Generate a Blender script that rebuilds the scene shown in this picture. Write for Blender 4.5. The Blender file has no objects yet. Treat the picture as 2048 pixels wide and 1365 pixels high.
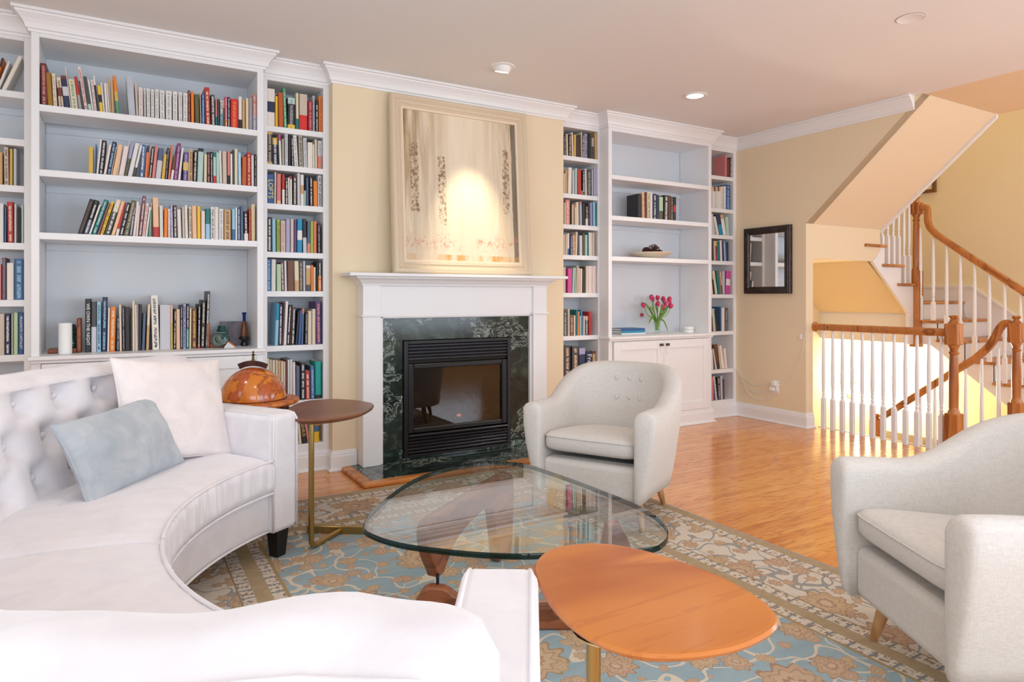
import bpy, bmesh, math, random
from math import sin, cos, pi, radians, sqrt, atan2, hypot
from mathutils import Vector, Matrix, noise as mnoise

SC = bpy.context.scene
COL = SC.collection
RND = random.Random(11)

# ------------------------------------------------------------------ camera
YAW = radians(30.52)
EYE = Vector((0, 0, 1.178))
cam_d = bpy.data.cameras.new('camera')
cam_d.sensor_width = 36.0
cam_d.lens = 1329.5 * 36 / 2048
cam_d.shift_y = -(682.5 - 593.0) / 2048
cam_d.clip_start = .05
cam = bpy.data.objects.new('camera', cam_d)
cam.location = EYE
cam.rotation_euler = (pi / 2, 0, -YAW)
COL.objects.link(cam)
SC.camera = cam

# ------------------------------------------------------------------ world, exposure
w = bpy.data.worlds.new('sky')
SC.world = w
w.use_nodes = True
w.node_tree.nodes['Background'].inputs[0].default_value = (.78, .88, 1, 1)
w.node_tree.nodes['Background'].inputs[1].default_value = 1.0
VS = SC.view_settings
VS.view_transform = 'Standard'
VS.look = 'None'
VS.exposure = 0.62
VS.gamma = 1.0
VS.use_curve_mapping = False
SC.cycles.max_bounces = 10
SC.cycles.diffuse_bounces = 6
SC.cycles.glossy_bounces = 4
SC.cycles.transmission_bounces = 8
SC.cycles.transparent_max_bounces = 12
SC.cycles.sample_clamp_indirect = 6
SC.cycles.use_denoising = True


# ------------------------------------------------------------------ daylight and lamps
def area(name, loc, to, sx, sy, power, col):
    d = bpy.data.lights.new(name, 'AREA')
    d.shape = 'RECTANGLE'
    d.size, d.size_y, d.energy, d.color = sx, sy, power, col
    o = bpy.data.objects.new(name, d)
    o.location = loc
    o.rotation_euler = (Vector(to) - Vector(loc)).to_track_quat('-Z', 'Y').to_euler()
    COL.objects.link(o)
    return o


DAY = (.76, .88, 1.0)
WARM = (1.0, .80, .56)
area('window_daylight', (-.35, -1.58, 1.45), (-.35, 4, 2.6), 1.9, 1.7, 30, DAY)
area('window_daylight', (2.05, -1.58, 1.45), (2.05, 4, 2.6), 1.9, 1.7, 30, DAY)
area('window_daylight', (4.45, -1.58, 1.45), (4.45, 4, 2.6), 1.9, 1.7, 30, DAY)
area('window_daylight', (8.03, -.2, 1.5), (3, 1.8, 2.0), 2.0, 1.8, 42, DAY)
area('window_daylight', (-1.66, 1.6, 1.45), (3, 1.9, 2.1), 1.9, 1.7, 14, DAY)
area('upper_hall_light', (7.2, 3.0, 5.1), (7.2, 3.4, 0), 1.0, 1.0, 17, (1, .92, .80))


def spot(name, loc, to, power, deg, blend, col, r=.04):
    d = bpy.data.lights.new(name, 'SPOT')
    d.energy, d.spot_size, d.spot_blend, d.color, d.shadow_soft_size = power, radians(deg), blend, col, r
    o = bpy.data.objects.new(name, d)
    o.location = loc
    o.rotation_euler = (Vector(to) - Vector(loc)).to_track_quat('-Z', 'Y').to_euler()
    COL.objects.link(o)
    return o


CEIL = 2.725

# ------------------------------------------------------------------ helpers
def lin(c):
    r = []
    for v in c[:3]:
        v = v / 255
        r.append(v / 12.92 if v <= .04045 else ((v + .055) / 1.055) ** 2.4)
    return (*r, 1.0)


class NT:
    """small node-tree writer"""
    def __init__(s, mat):
        s.t = mat.node_tree
        s.L = s.t.links

    def n(s, kind, ins=None, **props):
        x = s.t.nodes.new(kind)
        for k, v in props.items():
            setattr(x, k, v)
        for k, v in (ins or {}).items():
            s.put(x.inputs[k], v)
        return x

    def put(s, sock, v):
        if hasattr(v, 'is_output'):
            s.L.new(v, sock)
        elif v is not None:
            sock.default_value = v

    def m(s, op, a, b=None, c=None, clamp=False):
        x = s.t.nodes.new('ShaderNodeMath')
        x.operation = op
        x.use_clamp = clamp
        for i, v in enumerate((a, b, c)):
            if v is not None:
                s.put(x.inputs[i], v)
        return x.outputs[0]

    def mix(s, f, a, b, mode='MIX'):
        x = s.t.nodes.new('ShaderNodeMix')
        x.data_type = 'RGBA'
        x.blend_type = mode
        s.put(x.inputs[0], f)
        s.put(x.inputs[6], a)
        s.put(x.inputs[7], b)
        return x.outputs[2]

    def ramp(s, f, stops, interp='LINEAR'):
        x = s.t.nodes.new('ShaderNodeValToRGB')
        s.put(x.inputs[0], f)
        cr = x.color_ramp
        cr.interpolation = interp
        while len(cr.elements) < len(stops):
            cr.elements.new(.5)
        for e, (p, c) in zip(cr.elements, stops):
            e.position = p
            e.color = c if len(c) == 4 else (*c, 1)
        return x.outputs[0]

    def noise(s, v, scale, detail=2, rough=.5, dist=0):
        x = s.n('ShaderNodeTexNoise', {'Scale': scale, 'Detail': detail, 'Roughness': rough, 'Distortion': dist})
        s.put(x.inputs['Vector'], v)
        return x.outputs[0]

    def map(s, v, scale=(1, 1, 1), rot=(0, 0, 0), loc=(0, 0, 0)):
        x = s.n('ShaderNodeMapping', {'Scale': scale, 'Rotation': rot, 'Location': loc})
        s.put(x.inputs['Vector'], v)
        return x.outputs[0]

    def obj(s):
        return s.n('ShaderNodeTexCoord').outputs['Object']

    def sep(s, v):
        x = s.n('ShaderNodeSeparateXYZ')
        s.put(x.inputs[0], v)
        return x.outputs

    def comb(s, x, y, z=0):
        c = s.n('ShaderNodeCombineXYZ')
        for i, v in enumerate((x, y, z)):
            s.put(c.inputs[i], v)
        return c.outputs[0]

    def bump(s, h, strength, dist=.01):
        x = s.n('ShaderNodeBump', {'Strength': strength, 'Distance': dist})
        s.put(x.inputs['Height'], h)
        return x.outputs[0]


MATS = {}


def mat(name, col=(200, 200, 200), rough=.5, metal=0., spec=.5, fn=None, **kw):
    m = bpy.data.materials.new(name)
    m.use_nodes = True
    b = m.node_tree.nodes['Principled BSDF']
    b.inputs['Base Color'].default_value = lin(col)
    b.inputs['Roughness'].default_value = rough
    b.inputs['Metallic'].default_value = metal
    b.inputs['Specular IOR Level'].default_value = spec
    for k, v in kw.items():
        b.inputs[k.replace('_', ' ')].default_value = v
    if fn:
        fn(NT(m), b)
    MATS[name] = m
    return m


class MB:
    """mesh collector: many boxes / sweeps / lathes -> one mesh object"""
    def __init__(s):
        s.v, s.f, s.mi = [], [], []

    def add(s, vs, fs, mi=0):
        k = len(s.v)
        s.v += [tuple(p) for p in vs]
        s.f += [tuple(i + k for i in f) for f in fs]
        s.mi += [mi] * len(fs)
        return s

    def box(s, x0, x1, y0, y1, z0, z1, mi=0):
        return s.add([(x0, y0, z0), (x1, y0, z0), (x1, y1, z0), (x0, y1, z0), (x0, y0, z1), (x1, y0, z1), (x1, y1, z1), (x0, y1, z1)],
                     [(0, 3, 2, 1), (4, 5, 6, 7), (0, 1, 5, 4), (1, 2, 6, 5), (2, 3, 7, 6), (3, 0, 4, 7)], mi)

    def grid(s, rows, closed_u=False, closed_v=False, mi=0, flip=False):
        n, m_ = len(rows), len(rows[0])
        vs = [p for r in rows for p in r]
        fs = []
        for i in range(n if closed_u else n - 1):
            for j in range(m_ if closed_v else m_ - 1):
                a, b, c, d = i * m_ + j, i * m_ + (j + 1) % m_, ((i + 1) % n) * m_ + (j + 1) % m_, ((i + 1) % n) * m_ + j
                fs.append((a, d, c, b) if flip else (a, b, c, d))
        return s.add(vs, fs, mi)

    def lathe(s, prof, seg=24, c=(0, 0, 0), mi=0, cap=True):
        rows = [[(c[0] + r * cos(2 * pi * k / seg), c[1] + r * sin(2 * pi * k / seg), c[2] + z) for k in range(seg)] for r, z in prof]
        s.grid(rows, closed_v=True, mi=mi)
        if cap:
            k = len(s.v) - seg * len(prof)
            s.f.append(tuple(range(k + seg - 1, k - 1, -1)))
            s.mi.append(mi)
            k = len(s.v) - seg
            s.f.append(tuple(range(k, k + seg)))
            s.mi.append(mi)
        return s

    def prism(s, pts, axis, a, b, mi=0):
        """pts 2D polygon extruded along axis ('x','y','z') from a to b"""
        def P(p, t):
            return {'x': (t, p[0], p[1]), 'y': (p[0], t, p[1]), 'z': (p[0], p[1], t)}[axis]
        n = len(pts)
        vs = [P(p, a) for p in pts] + [P(p, b) for p in pts]
        fs = [tuple(range(n)), tuple(range(2 * n - 1, n - 1, -1))] + [(i, i + n, (i + 1) % n + n, (i + 1) % n) for i in range(n)]
        return s.add(vs, fs, mi)

    def tube(s, path, r, seg=10, mi=0, cap=True):
        path = [Vector(p) for p in path]
        rad = r if hasattr(r, '__len__') else [r] * len(path)
        rows = []
        up = Vector((0, 0, 1))
        prev = None
        for i, p in enumerate(path):
            t = (path[min(i + 1, len(path) - 1)] - path[max(i - 1, 0)]).normalized()
            if prev is None:
                a = t.cross(up)
                if a.length < 1e-3:
                    a = t.cross(Vector((1, 0, 0)))
            else:
                a = prev - t * prev.dot(t)
            a.normalize()
            prev = a
            b = t.cross(a)
            rows.append([tuple(p + (a * cos(2 * pi * k / seg) + b * sin(2 * pi * k / seg)) * rad[i]) for k in range(seg)])
        s.grid(rows, closed_v=True, mi=mi, flip=True)
        if cap:
            k = len(s.v) - seg * len(path)
            s.f.append(tuple(range(k, k + seg)))
            s.mi.append(mi)
            k = len(s.v) - seg
            s.f.append(tuple(range(k + seg - 1, k - 1, -1)))
            s.mi.append(mi)
        return s

    def sweep(s, path, prof, mi=0):
        """plan path [(x,y)], profile [(offset to the right-hand side, z)]"""
        n = len(path)
        rows = []
        for i in range(n):
            def nrm(a, b):
                d = (b[0] - a[0], b[1] - a[1])
                l = hypot(*d)
                return (d[1] / l, -d[0] / l)
            n0 = nrm(path[i - 1], path[i]) if i else None
            n1 = nrm(path[i], path[i + 1]) if i < n - 1 else None
            n0 = n0 or n1
            n1 = n1 or n0
            k = 1 + n0[0] * n1[0] + n0[1] * n1[1]
            mx, my = (n0[0] + n1[0]) / k, (n0[1] + n1[1]) / k
            rows.append([(path[i][0] + mx * d, path[i][1] + my * d, z) for d, z in prof])
        s.grid(rows, mi=mi, flip=True)
        k = len(s.v) - n * len(prof)
        s.f.append(tuple(range(k, k + len(prof))))
        s.f.append(tuple(range(len(s.v) - 1, len(s.v) - len(prof) - 1, -1)))
        s.mi += [mi, mi]
        return s

    def mesh(s, name, mats, smooth=0):
        me = bpy.data.meshes.new(name)
        me.from_pydata(s.v, [], s.f)
        for m in (mats if isinstance(mats, (list, tuple)) else [mats]):
            me.materials.append(MATS[m] if isinstance(m, str) else m)
        if any(s.mi):
            me.polygons.foreach_set('material_index', s.mi)
        if smooth:
            me.polygons.foreach_set('use_smooth', [True] * len(me.polygons))
            if smooth < 180:
                me.set_sharp_from_angle(angle=radians(smooth))
        me.update()
        return me

    def build(s, name, mats, parent=None, smooth=0, bevel=0, seg=2, subsurf=0, recalc=False):
        me = s.mesh(name, mats, smooth)
        if recalc:
            bm = bmesh.new()
            bm.from_mesh(me)
            bmesh.ops.recalc_face_normals(bm, faces=bm.faces)
            bm.to_mesh(me)
            bm.free()
        return put(name, me, parent, bevel, seg, subsurf)


def put(name, me, parent=None, bevel=0, seg=2, subsurf=0):
    o = bpy.data.objects.new(name, me)
    COL.objects.link(o)
    o.parent = parent
    if bevel:
        b = o.modifiers.new('bevel', 'BEVEL')
        b.width, b.segments, b.limit_method, b.angle_limit = bevel, seg, 'ANGLE', radians(40)
    if subsurf:
        b = o.modifiers.new('subsurf', 'SUBSURF')
        b.levels = b.render_levels = subsurf
    return o


def tag(o, label, cat, group=None):
    o['label'] = label
    o['category'] = cat
    if group:
        o['group'] = group
    return o


def thing(name, label, cat, loc=(0, 0, 0), rz=0, group=None):
    o = bpy.data.objects.new(name, None)
    o.empty_display_size = .1
    o.location = loc
    o.rotation_euler = (0, 0, rz)
    COL.objects.link(o)
    return tag(o, label, cat, group)


def struct(o, label=None):
    o['kind'] = 'structure'
    if label:
        o['label'] = label
    return o


def dup(root, parent=None):
    c = root.copy()
    COL.objects.link(c)
    c.parent = parent
    for ch in list(root.children):
        dup(ch, c)
    return c


def spline(pts, n=12, closed=False):
    """Catmull-Rom through pts"""
    P = [Vector(p) for p in pts]
    m_ = len(P)
    out = []
    for i in range(m_ if closed else m_ - 1):
        g = (lambda k: P[k % m_]) if closed else (lambda k: P[max(0, min(m_ - 1, k))])
        a, b, c, d = g(i - 1), g(i), g(i + 1), g(i + 2)
        for k in range(n):
            t = k / n
            out.append(.5 * ((2 * b) + (c - a) * t + (2 * a - 5 * b + 4 * c - d) * t * t + (3 * b - a - 3 * c + d) * t ** 3))
    if not closed:
        out.append(P[-1])
    return out


def text_mesh(body, size, depth=.0006):
    cu = bpy.data.curves.new('lettering', 'FONT')
    cu.body, cu.size, cu.extrude = body, size, depth
    cu.align_x, cu.align_y = 'CENTER', 'CENTER'
    cu.resolution_u = 3
    o = bpy.data.objects.new('lettering', cu)
    COL.objects.link(o)
    dg = bpy.context.evaluated_depsgraph_get()
    me = bpy.data.meshes.new_from_object(o.evaluated_get(dg))
    bpy.data.objects.remove(o)
    return me

# ------------------------------------------------------------------ materials
def f_paint(t, b):
    h = t.noise(t.obj(), 220, 2)
    t.put(b.inputs['Normal'], t.bump(h, .04, .002))


mat('white_paint', (236, 236, 238), .38, fn=f_paint)
mat('shelf_back', (216, 220, 226), .55, fn=f_paint)
mat('ceiling_paint', (234, 233, 234), .85, fn=f_paint)
mat('cream_wall', (233, 215, 184), .8, fn=f_paint)
mat('stair_wall', (240, 226, 190), .75, fn=f_paint)
mat('beige_ceiling', (236, 214, 180), .8, fn=f_paint)


def f_floor(t, b):
    v = t.obj()
    r = t.n('ShaderNodeObjectInfo').outputs['Random']
    off = t.comb(t.m('MULTIPLY', r, 37.0), t.m('MULTIPLY', r, 91.0), 0)
    va = t.n('ShaderNodeVectorMath', operation='ADD')
    t.put(va.inputs[0], v)
    t.put(va.inputs[1], off)
    v2 = va.outputs[0]
    big = t.noise(t.map(v2, (1.1, 7, 1)), 1.0, 3, .55, .4)
    rings = t.m('FRACT', t.m('MULTIPLY', big, 9.0))
    fine = t.noise(t.map(v2, (6, 150, 1)), 1.0, 3, .6)
    c = t.ramp(rings, [(0, lin((232, 174, 100))), (.62, lin((226, 164, 90))), (.88, lin((204, 136, 68))), (1, lin((228, 168, 94)))])
    c = t.mix(t.m('MULTIPLY', t.m('GREATER_THAN', fine, .60), .42), c, lin((176, 110, 52)))
    tone = t.ramp(r, [(0, lin((238, 200, 160))), (.4, lin((252, 232, 205))), (.75, lin((255, 242, 220))), (1, lin((236, 190, 150)))])
    c = t.mix(.85, c, tone, 'MULTIPLY')
    t.put(b.inputs['Base Color'], c)
    t.put(b.inputs['Normal'], t.bump(fine, .05, .002))


mat('oak_floor', (205, 145, 80), .2, fn=f_floor, Coat_Weight=.35, Coat_Roughness=.1)


def wood(c1, c2, c3, sc=(2, 26, 26), rings=5.0):
    def f(t, b):
        v = t.obj()
        big = t.noise(t.map(v, (sc[0] * .5, sc[1] * .25, sc[2] * .25)), 1.0, 3, .5, .5)
        rg = t.m('FRACT', t.m('MULTIPLY', big, rings))
        fine = t.noise(t.map(v, (sc[0] * 2.5, sc[1] * 5, sc[2] * 5)), 1.0, 3, .6)
        c = t.ramp(rg, [(0, lin(c1)), (.55, lin(c2)), (.85, lin(c3)), (1, lin(c1))])
        c = t.mix(t.m('MULTIPLY', t.m('GREATER_THAN', fine, .6), .4), c, lin(c3))
        t.put(b.inputs['Base Color'], c)
    return f


mat('oak_rail', (176, 108, 52), .3, fn=wood((196, 128, 66), (182, 112, 54), (136, 76, 34), (18, 18, 3)))
mat('oak_tread', (190, 128, 70), .35, fn=wood((206, 144, 84), (192, 128, 68), (150, 92, 46), (3, 20, 20)))
mat('oak_trim', (196, 128, 66), .35, fn=wood((214, 146, 80), (200, 130, 66), (160, 98, 48), (3, 20, 20)))
mat('walnut', (160, 90, 44), .28, fn=wood((208, 130, 60), (198, 118, 50), (178, 98, 42), (1.2, 9, 9), 4.0), Coat_Weight=.2, Coat_Roughness=.15)  # orange cast of the light painted into the near table's wood
mat('walnut_less_lit', (110, 66, 44), .35, fn=wood((132, 80, 54), (114, 66, 44), (88, 50, 34), (2, 16, 16), 3.0))  # same walnut for the far table, its browner, less lit tone painted in
mat('walnut_base', (128, 74, 48), .33, fn=wood((150, 88, 56), (134, 76, 48), (106, 58, 36), (2, 14, 30), 4.0))
mat('leg_wood', (184, 140, 92), .45, fn=wood((200, 156, 106), (188, 142, 94), (164, 118, 74), (20, 20, 3)))
mat('mahogany', (74, 34, 26), .25, fn=wood((86, 40, 30), (72, 32, 24), (52, 24, 20), (20, 20, 4)))
mat('bookend_wood', (150, 84, 54), .4, fn=wood((166, 96, 62), (150, 82, 52), (120, 64, 40), (4, 20, 20)))
mat('frame_dark', (50, 36, 30), .35, fn=wood((62, 44, 36), (48, 34, 28), (34, 24, 20), (6, 30, 30)))
mat('frame_brown', (120, 82, 40), .4)
mat('brass', (176, 148, 92), .32, 1.0)
mat('bright_brass', (214, 196, 150), .2, 1.0)
mat('black_metal', (30, 30, 33), .38, .3)
mat('louver_metal', (50, 50, 56), .3, .6)
mat('bronze', (96, 82, 60), .4, 1.0)
mat('black_leg', (14, 13, 14), .4)
mat('mirror', (235, 238, 240), .02, 1.0)
mat('plastic_white', (238, 238, 236), .35)
mat('black_rubber', (22, 22, 24), .5)
mat('soot', (44, 36, 32), .85)


def f_marble(t, b):
    v = t.obj()
    n1 = t.noise(v, 5.0, 6, .62, 1.6)
    n2 = t.noise(t.map(v, (1, 1, 1.4), loc=(3, 1, 7)), 7.5, 8, .68, 2.2)
    base = t.ramp(n1, [(.28, lin((14, 20, 20))), (.5, lin((34, 48, 46))), (.72, lin((72, 92, 82)))])
    vein = t.m('SUBTRACT', 1.0, t.m('MULTIPLY', t.m('ABSOLUTE', t.m('SUBTRACT', n2, .5)), 34.0), clamp=True)
    spots = t.m('GREATER_THAN', t.noise(v, 3.0, 2), .5)
    c = t.mix(t.m('MULTIPLY', t.m('MULTIPLY', vein, spots), .75), base, lin((190, 204, 196)))
    t.put(b.inputs['Base Color'], c)


mat('green_marble', (40, 50, 46), .12, fn=f_marble)


def weave(c1, c2, s=900, k=.25, sheen=.15):
    def f(t, b):
        v = t.obj()
        n = t.noise(t.map(v, (1, 1, .12)), s, 2, .6)
        n2 = t.noise(t.map(v, (.12, .12, 1)), s, 2, .6)
        h = t.m('ADD', n, n2)
        low = t.noise(v, 6, 2)
        c = t.mix(t.m('MULTIPLY_ADD', h, .9, -.4, clamp=True), lin(c1), lin(c2))
        c = t.mix(t.m('MULTIPLY', low, .12), c, lin(c1))
        t.put(b.inputs['Base Color'], c)
        t.put(b.inputs['Normal'], t.bump(h, k, .0015))
        b.inputs['Sheen Weight'].default_value = sheen
    return f


mat('chair_linen', (214, 210, 204), .9, spec=.2, fn=weave((196, 190, 184), (226, 222, 217), 380, .25))


def velvet(c1, c2):
    def f(t, b):
        v = t.obj()
        n = t.noise(v, 9, 4, .6, .8)
        c = t.mix(t.m('MULTIPLY_ADD', n, 2.2, -.6, clamp=True), lin(c1), lin(c2))
        t.put(b.inputs['Base Color'], c)
        t.put(b.inputs['Normal'], t.bump(t.noise(v, 600, 2), .08, .001))
        b.inputs['Sheen Weight'].default_value = .35
        b.inputs['Sheen Roughness'].default_value = .4
    return f


mat('sofa_velvet', (230, 226, 230), .85, spec=.2, fn=velvet((224, 220, 225), (234, 231, 234)))
mat('pillow_white', (232, 224, 222), .85, spec=.2, fn=velvet((226, 217, 216), (238, 230, 228)))
mat('pillow_grey', (176, 184, 192), .85, spec=.2, fn=velvet((160, 170, 180), (194, 198, 203)))


def clear_glass(name, tint, refl=1.0, rough=0.0, ior=1.5):
    m = bpy.data.materials.new(name)
    m.use_nodes = True
    t = NT(m)
    out = m.node_tree.nodes['Material Output']
    m.node_tree.nodes.remove(m.node_tree.nodes['Principled BSDF'])
    tr = t.n('ShaderNodeBsdfTransparent', {'Color': tint})
    gl = t.n('ShaderNodeBsdfGlossy', {'Color': (1, 1, 1, 1), 'Roughness': rough})
    lw = t.n('ShaderNodeLayerWeight', {'Blend': .5})
    fr = t.m('MULTIPLY_ADD', t.m('POWER', lw.outputs['Facing'], 5.0), .96, .04)
    mx = t.n('ShaderNodeMixShader')
    t.put(mx.inputs[0], t.m('MULTIPLY', fr, refl, clamp=True))
    t.put(mx.inputs[1], tr.outputs[0])
    t.put(mx.inputs[2], gl.outputs[0])
    t.put(out.inputs[0], mx.outputs[0])
    MATS[name] = m


clear_glass('table_glass', (.94, .975, .96, 1), 1.15)
clear_glass('glass_edge', (.015, .07, .075, 1), 1.0)
clear_glass('fire_glass', (.42, .40, .40, 1), 1.6)
clear_glass('vase_glass', (.93, .97, .95, 1), 1.0)
clear_glass('window_glass', (.95, .97, .97, 1), 1.0)
mat('insulator_glass', (16, 84, 80), .06, Transmission_Weight=.35, IOR=1.5)
mat('blue_glass', (24, 44, 130), .06, Transmission_Weight=.3, IOR=1.5)
mat('amber_glass', (128, 74, 44), .1, Transmission_Weight=.25, IOR=1.5)
mat('dark_glass', (28, 22, 36), .06)


def emit(name, col, power):
    m = bpy.data.materials.new(name)
    m.use_nodes = True
    b = m.node_tree.nodes['Principled BSDF']
    b.inputs['Base Color'].default_value = lin((255, 250, 240))
    b.inputs['Emission Color'].default_value = (*col, 1)
    b.inputs['Emission Strength'].default_value = power
    MATS[name] = m


emit('lamp_lens', (1, .93, .82), 14)
emit('sconce_glass', (1, .82, .5), 26)
emit('ember', (1, .25, .2), 1.5)


def f_globe(t, b):
    v = t.obj()
    n = t.noise(v, 7.5, 5, .6, .6)
    land = t.m('GREATER_THAN', n, .53)
    edge = t.m('SUBTRACT', 1.0, t.m('MULTIPLY', t.m('ABSOLUTE', t.m('SUBTRACT', n, .53)), 40.0), clamp=True)
    c = t.mix(t.noise(v, 18, 3), lin((222, 132, 30)), lin((196, 104, 26)))
    c = t.mix(t.m('MULTIPLY', land, .8), c, lin((176, 72, 22)))
    c = t.mix(t.m('MULTIPLY', edge, .7), c, lin((110, 58, 16)))
    t.put(b.inputs['Base Color'], c)


mat('globe_paper', (210, 120, 40), .22, fn=f_globe, Coat_Weight=.6, Coat_Roughness=.08)
mat('globe_ring', (198, 112, 44), .3, fn=wood((208, 122, 50), (196, 108, 42), (160, 80, 30), (8, 8, 8)))


def f_book(t, b):
    col = t.n('ShaderNodeAttribute', attribute_name='col').outputs['Color']
    ia = t.n('ShaderNodeAttribute', attribute_name='ink')
    uv = t.sep(t.n('ShaderNodeUVMap', uv_map='spine').outputs[0])
    rnd = t.n('ShaderNodeObjectInfo').outputs['Random']
    u, v = uv[0], uv[1]
    off = t.m('MULTIPLY', rnd, 57.0)
    words = t.noise(t.comb(t.m('ADD', t.m('MULTIPLY', v, 9.0), off), 0, 0), 1.0, 1)
    letters = t.noise(t.comb(t.m('ADD', t.m('MULTIPLY', v, 85.0), off), t.m('MULTIPLY', u, 4.0), 0), 1.0, 2, .7)
    k = t.m('MULTIPLY', t.m('GREATER_THAN', words, .42), t.m('GREATER_THAN', letters, .47))
    k = t.m('MULTIPLY', k, t.m('LESS_THAN', t.m('ABSOLUTE', t.m('SUBTRACT', u, .5)), .21))
    k = t.m('MULTIPLY', k, t.m('LESS_THAN', t.m('ABSOLUTE', t.m('SUBTRACT', v, .5)), .44))
    logo = t.m('MULTIPLY', t.m('LESS_THAN', t.m('ABSOLUTE', t.m('SUBTRACT', v, .06)), .018), t.m('LESS_THAN', t.m('ABSOLUTE', t.m('SUBTRACT', u, .5)), .14))
    k = t.m('MULTIPLY', t.m('MAXIMUM', k, logo), ia.outputs['Alpha'])
    t.put(b.inputs['Base Color'], t.mix(k, col, ia.outputs['Color']))


mat('book_cover', (200, 200, 200), .45, fn=f_book)
for nm, c in dict(ink_white=(236, 234, 226), ink_yellow=(232, 222, 110), ink_tan=(214, 180, 110), ink_black=(30, 30, 32), label_blue=(50, 76, 150)).items():
    mat(nm, c, .5)


# rug -------------------------------------------------------------------------
RUG = (0.0, 2.65, .25, 3.90)


def f_rug(t, b):
    p = t.sep(t.obj())
    w2, l2 = (RUG[1] - RUG[0]) / 2, (RUG[3] - RUG[2]) / 2
    x, y = p[0], p[1]
    dx = t.m('SUBTRACT', w2, t.m('ABSOLUTE', x))
    dy = t.m('SUBTRACT', l2, t.m('ABSOLUTE', y))
    d = t.m('MINIMUM', dx, dy)
    side = t.m('LESS_THAN', dx, dy)
    along = t.m('ADD', t.m('MULTIPLY', side, y), t.m('MULTIPLY', t.m('SUBTRACT', 1.0, side), x))
    wob = t.noise(t.obj(), 9.0, 3)
    vec = t.comb(t.m('ADD', x, t.m('MULTIPLY', wob, .05)), t.m('ADD', y, t.m('MULTIPLY', wob, .05)), 0)

    def rosette(vv, scale, rad, petals, rnd=.55):
        vo = t.n('ShaderNodeTexVoronoi', {'Scale': scale, 'Randomness': rnd}, voronoi_dimensions='2D')
        t.put(vo.inputs['Vector'], vv)
        sm = t.n('ShaderNodeVectorMath', operation='SUBTRACT')
        t.put(sm.inputs[0], vv)
        t.put(sm.inputs[1], vo.outputs['Position'])
        q = t.sep(sm.outputs[0])
        ang = t.m('ARCTAN2', q[1], q[0])
        cr = t.sep(vo.outputs['Color'])
        r = t.m('DIVIDE', t.m('DIVIDE', vo.outputs['Distance'], scale), t.m('MULTIPLY', rad, t.m('MULTIPLY_ADD', cr[0], .8, .45)))
        pet = t.m('MULTIPLY_ADD', t.m('COSINE', t.m('MULTIPLY', ang, float(petals))), .13, .87)
        return t.m('DIVIDE', r, pet), cr[1]
    # background colours ------------------------------------------------
    abrash = t.noise(t.map(t.obj(), (2.2, 20, 1)), 1.0, 3)
    blue = t.mix(abrash, lin((118, 152, 168)), lin((164, 188, 196)))
    cream = t.mix(t.noise(t.obj(), 30, 2), lin((214, 202, 186)), lin((228, 218, 204)))
    tan = t.mix(t.noise(t.obj(), 34, 4), lin((158, 132, 92)), lin((190, 166, 126)))
    field = t.m('GREATER_THAN', d, .575)
    bg = t.mix(field, cream, blue)
    # vines ---------------------------------------------------------------
    vn = t.noise(t.obj(), 4.2, 1, .5)
    vine = t.m('LESS_THAN', t.m('ABSOLUTE', t.m('SUBTRACT', vn, .5)), .012)
    vn2 = t.noise(t.map(t.obj(), loc=(7, 3, 0)), 5.0, 1, .5)
    vine = t.m('MAXIMUM', vine, t.m('LESS_THAN', t.m('ABSOLUTE', t.m('SUBTRACT', vn2, .47)), .010))
    vcol = t.mix(field, lin((150, 150, 146)), lin((222, 208, 186)))
    c = t.mix(vine, bg, vcol)
    # flowers -------------------------------------------------------------
    for sc_, rad, pt, seed in ((6.2, .050, 8, 0), (3.4, .105, 10, 5), (9.5, .026, 6, 11)):
        vv = t.map(vec, loc=(seed, seed * .7, 0))
        r, cr = rosette(vv, sc_, rad, pt)
        warm = t.mix(t.m('GREATER_THAN', cr, .5), lin((196, 160, 118)), lin((184, 142, 116)))
        fl = t.ramp(r, [(0, lin((226, 204, 176))), (.22, lin((160, 104, 84))), (.34, lin((212, 184, 146))), (.62, lin((170, 128, 96))), (.70, lin((204, 172, 132))), (.90, lin((132, 100, 72)))], 'CONSTANT')
        fl = t.mix(.45, fl, warm)
        c = t.mix(t.m('LESS_THAN', r, 1.0), c, fl)
    # border bands ----------------------------------------------------------
    zig = t.m('FRACT', t.m('MULTIPLY', along, 13.0))
    zig2 = t.m('ABSOLUTE', t.m('SUBTRACT', zig, .5))
    nz = t.noise(t.comb(t.m('MULTIPLY', along, 40.0), t.m('MULTIPLY', d, 60.0), 0), 1.0, 2)
    lat = t.mix(t.m('GREATER_THAN', nz, .54), lin((220, 208, 190)), lin((150, 122, 102)))
    lat = t.mix(t.m('LESS_THAN', t.m('ABSOLUTE', t.m('SUBTRACT', zig2, .25)), .045), lat, lin((228, 220, 206)))
    lat = t.mix(t.m('LESS_THAN', zig2, .06), lat, lin((120, 128, 134)))

    def band(a, b_, colr, cc):
        k = t.m('MULTIPLY', t.m('GREATER_THAN', d, a), t.m('LESS_THAN', d, b_))
        return t.mix(k, cc, colr)
    c = band(-1, .014, lin((150, 158, 162)), c)
    c = band(.014, .065, tan, c)
    c = band(.065, .118, lat, c)
    c = band(.118, .125, lin((150, 124, 88)), c)
    c = band(.395, .402, lin((150, 124, 88)), c)
    c = band(.402, .452, lat, c)
    c = band(.452, .512, tan, c)
    c = band(.512, .560, lat, c)
    c = band(.560, .575, lin((166, 138, 86)), c)
    fuzz = t.noise(t.obj(), 350, 2)
    c = t.mix(t.m('MULTIPLY', fuzz, .5), c, lin((168, 162, 152)))
    t.put(b.inputs['Base Color'], c)
    t.put(b.inputs['Normal'], t.bump(fuzz, .35, .004))


mat('rug_wool', (190, 180, 165), .95, spec=.1, fn=f_rug)


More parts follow.
